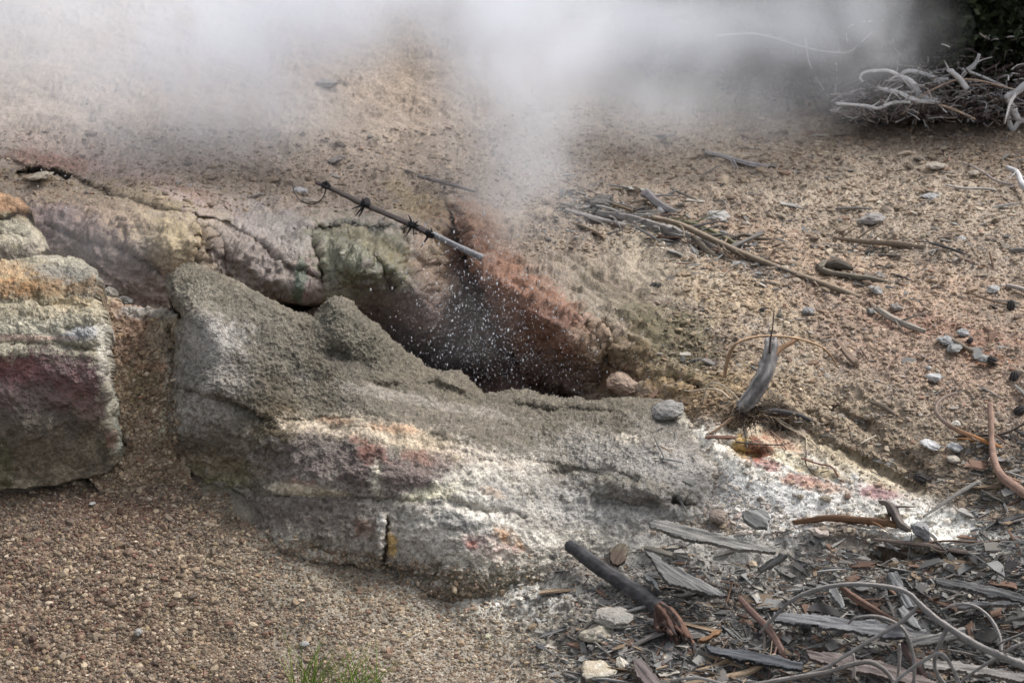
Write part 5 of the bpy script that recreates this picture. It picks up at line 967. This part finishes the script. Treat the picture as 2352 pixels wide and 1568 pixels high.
# ------------------------------------------------------------------ dark trees behind
def tree(u, Y, lb, h, w, c, sd_, base=.95):
    rg = np.random.default_rng(sd_); x = float(at(u, 200, Y)[0]); root = empty('evergreen_tree', (x, Y, base)); tag(root, lb, 'tree', 'dark trees behind the slope')
    mb = MB(); t = np.linspace(0, 1, 9)
    P = np.stack([.12 * np.sin(t * 3 + sd_), .08 * np.cos(t * 4), t * h * .9 - .3], -1); mb.tube(P, .085 * (1 - .75 * t) + .01, (.09, .075, .065), seed=sd_)
    for k in range(16):
        s_ = rg.uniform(.12, .9); a = rg.uniform(0, 6.28); L = w * rg.uniform(.5, .9) * (1.1 - .5 * s_); b = np.array([0, 0, s_ * h * .9 - .3])
        tt = np.linspace(0, 1, 6)[:, None]; Q = b + tt * np.array([math.cos(a) * L, math.sin(a) * L, L * .35]) + np.array([0, 0, -.25 * L]) * tt ** 2
        mb.tube(Q, .03 * (1 - .8 * tt[:, 0]) + .004, (.10, .085, .07), seed=k, sides=6)
    mb.build('trunk', M_WOOD, root)
    n = 14000; cl = rg.normal(0, 1, (70, 3)); cl /= np.linalg.norm(cl, axis=1, keepdims=True); cl *= rg.uniform(.45, 1, (70, 1)) ** .6
    cc = cl * np.array([w, w, h * .45]) + np.array([0, 0, h * .3]); i = rg.integers(0, 70, n)
    p = cc[i] + rg.normal(0, .15, (n, 3)); s = rg.uniform(.018, .045, n)
    d1 = rg.normal(0, 1, (n, 3)); d1 /= np.linalg.norm(d1, axis=1, keepdims=True); d2 = np.cross(d1, rg.normal(0, 1, (n, 3))); d2 /= np.linalg.norm(d2, axis=1, keepdims=True)
    V = np.stack([p - d1 * s[:, None], p + d2 * s[:, None] * .5, p + d1 * s[:, None], p - d2 * s[:, None] * .5], 1).reshape(-1, 3)
    C = np.repeat(.62 * np.array(c) * rg.uniform(.5, 1.5, (70, 1))[i] * rg.uniform(.7, 1.3, (n, 1)), 4, 0)
    link_mesh('crown', V, np.arange(n * 4).reshape(n, 4), M_LEAF, root, C, None, False)
for a in [(2450, 15.5, 'dark evergreen at the far right corner with lighter green tips', 3.4, .95, (.035, .05, .015), 1), (2290, 15.35, 'dark evergreen right above the brush pile', 3.2, .8, (.03, .042, .014), 2), (2150, 15.5, 'dark evergreen behind the middle of the brush pile fading into steam', 3.2, .8, (.03, .04, .016), 3),
          (2010, 15.7, 'shadowy tree in steam above the left end of the brush pile', 3.3, .85, (.028, .036, .016), 4), (1830, 15.9, 'shadowy tree in steam left of the brush pile', 3.3, .85, (.028, .036, .018), 5), (1640, 16.1, 'dim tree in thick steam above the green patch', 3.4, .9, (.03, .036, .02), 6), (1440, 16.4, 'leftmost dim tree almost lost in the steam', 3.4, .9, (.03, .036, .02), 7)]: tree(*a)
for a in [(2380, 17.6, 'rear dark tree behind the far right evergreen', 4.2, 1.2, (.02, .028, .012), 8), (2100, 18.0, 'rear dark tree behind the middle evergreens', 4.2, 1.2, (.02, .028, .012), 9), (1850, 18.6, 'rear dark tree left of centre behind the steam', 4.4, 1.3, (.022, .028, .014), 10)]: tree(*a)

# ------------------------------------------------------------------ water drops thrown up by the vent
rg = np.random.default_rng(77)
uv = []
for cu, cv, su, sv_, n in ((1090, 760, 90, 90, 1300), (1200, 800, 110, 60, 900), (1130, 640, 120, 80, 420), (1170, 400, 70, 120, 70), (1000, 560, 120, 60, 160), (1280, 850, 80, 40, 250), (200, 330, 110, 90, 40), (110, 420, 60, 40, 30)):
    uv.append(np.c_[rg.normal(cu, su, n), rg.normal(cv, sv_, n)])
uv = np.vstack(uv); uv = uv[(uv[:, 1] < 905) & (uv[:, 1] > 100)]; n = len(uv)
sp_, _, _ = look(uv[:, 0], uv[:, 1]); Yd = np.minimum(rg.uniform(11.25, 12.2, n) + (uv[:, 0] < 400) * .6, sp_[:, 1] - .04)
ok = Yd > 11.22; uv, Yd = uv[ok], Yd[ok]; n = len(Yd)
ctr = at(uv[:, 0], uv[:, 1], Yd); r = np.clip(rg.lognormal(math.log(.0016), .5, n), .0009, .0062)
T, TF = ICO1; V = (ctr[:, None] + T[None] * r[:, None, None] * np.stack([np.ones(n), np.ones(n), rg.uniform(1, 2.4, n)], -1)[:, None]).reshape(-1, 3)
F = (np.array(TF)[None] + (np.arange(n) * len(T))[:, None, None]).reshape(-1, 3)
mw = bpy.data.materials.new('water_drops'); mw.use_nodes = True; b = mw.node_tree.nodes['Principled BSDF']
b.inputs['Base Color'].default_value = (.9, .92, .95, 1); b.inputs['Roughness'].default_value = .12; b.inputs['Specular IOR Level'].default_value = .8; b.inputs['Transmission Weight'].default_value = .55; b.inputs['IOR'].default_value = 1.33
o = link_mesh('water_spray', V, F, mw); tag(o, 'spray of small water drops flying out of the vent', 'water spray', kind='stuff')

# ------------------------------------------------------------------ steam
def steam_mat(name, dens, scale=1.6, lo=.35, hi=.75, seedv=0., edge=1.0, colr=(.945, .962, 1.)):
    m = bpy.data.materials.new(name); m.use_nodes = True; nt = m.node_tree; nt.nodes.clear(); L = nt.links
    out = N(nt, 'ShaderNodeOutputMaterial'); v = N(nt, 'ShaderNodeVolumePrincipled'); v.inputs['Color'].default_value = (*colr, 1); v.inputs['Anisotropy'].default_value = .25
    tc = N(nt, 'ShaderNodeTexCoord'); ln = N(nt, 'ShaderNodeVectorMath', operation='LENGTH')
    geo = N(nt, 'ShaderNodeNewGeometry'); mp = N(nt, 'ShaderNodeMapping'); mp.inputs['Location'].default_value = (seedv, seedv * 1.7, seedv * .6)
    L.new(geo.outputs['Position'], mp.inputs['Vector'])
    n1 = N(nt, 'ShaderNodeTexNoise', Scale=scale, Detail=6.0, Roughness=.6, Distortion=.8); L.new(mp.outputs[0], n1.inputs['Vector'])
    mr = N(nt, 'ShaderNodeMapRange', interpolation_type='SMOOTHSTEP'); mr.inputs['From Min'].default_value = lo; mr.inputs['From Max'].default_value = hi; mr.inputs['To Min'].default_value = .25; L.new(n1.outputs[0], mr.inputs['Value'])
    L.new(tc.outputs['Object'], ln.inputs[0])
    fo = N(nt, 'ShaderNodeMapRange', interpolation_type='SMOOTHSTEP'); fo.inputs['From Min'].default_value = 1.; fo.inputs['From Max'].default_value = 1 - edge * .95; L.new(ln.outputs['Value'], fo.inputs['Value'])
    a = N(nt, 'ShaderNodeMath', operation='MULTIPLY'); L.new(mr.outputs[0], a.inputs[0]); L.new(fo.outputs[0], a.inputs[1])
    d = N(nt, 'ShaderNodeMath', operation='MULTIPLY'); L.new(a.outputs[0], d.inputs[0]); d.inputs[1].default_value = dens * .86
    L.new(d.outputs[0], v.inputs['Density']); L.new(v.outputs[0], out.inputs['Volume'])
    return m
D2, F2 = ICO2
def puff(u, v, Y, rx, ry, rz, dens, lb, **k):
    """rx, rz half sizes in picture pixels, ry half depth in metres"""
    c = at(u, v, Y); s = PX * Y
    me = bpy.data.meshes.new('steam'); me.from_pydata([tuple(x) for x in D2], [], F2); me.materials.append(steam_mat('steam', dens, seedv=u * .013 + v * .007, **k))
    o = bpy.data.objects.new('steam', me); col.objects.link(o); o.location = tuple(c); o.scale = (rx * s, ry, rz * s)
    tag(o, lb, 'steam', kind='stuff')
PU = [
 (560, 110, 13.5, 380, .9, 300, 3.6, 'thick white steam cloud at the top left of centre', dict(lo=.42, hi=.6, scale=2.2)),
 (130, 60, 13.4, 560, 1.0, 330, 2.6, 'thinner steam over the top left hillside', dict(lo=.35, hi=.7)),
 (420, 290, 13.0, 480, .45, 150, 1.5, 'low steam veil over the left slope', dict(lo=.4, hi=.7, scale=2.6)),
 (1190, 60, 13.4, 290, .8, 350, 3.6, 'dense white steam column rising at the top centre', dict(lo=.4, hi=.58, scale=2.2)),
 (1190, 350, 12.6, 240, .5, 350, 2.0, 'steam plume lifting off the vent', dict(lo=.38, hi=.65, scale=3.)),
 (1480, 80, 14.2, 470, .7, 260, 4.2, 'grey steam drifting in front of the dark trees', dict(lo=.35, hi=.65)),
 (1920, 70, 14.0, 330, .35, 250, 5.0, 'thin steam left of the brush pile', dict(lo=.35, hi=.7)),
 (820, -60, 13.8, 450, .9, 230, 3.8, 'steam along the top edge above the clear gap', dict(lo=.35, hi=.6)),
 (1560, 260, 13.3, 470, .4, 130, 2.6, 'faint steam creeping over the upper right slope', dict(lo=.4, hi=.75, scale=2.6)),
 (900, 320, 12.9, 380, .35, 130, .5, 'faint haze in the clear gap of the steam', dict(lo=.4, hi=.8, scale=3.)),
 (200, 540, 11.75, 330, .3, 160, 1.0, 'faint warm vapour in the hollow behind the left rocks', dict(lo=.4, hi=.75, scale=3.)),
 (1060, 740, 11.7, 250, .35, 170, .5, 'thin vapour inside the vent', dict(lo=.4, hi=.8, scale=3.)),
]
for p in PU: puff(*p[:8], **p[8])
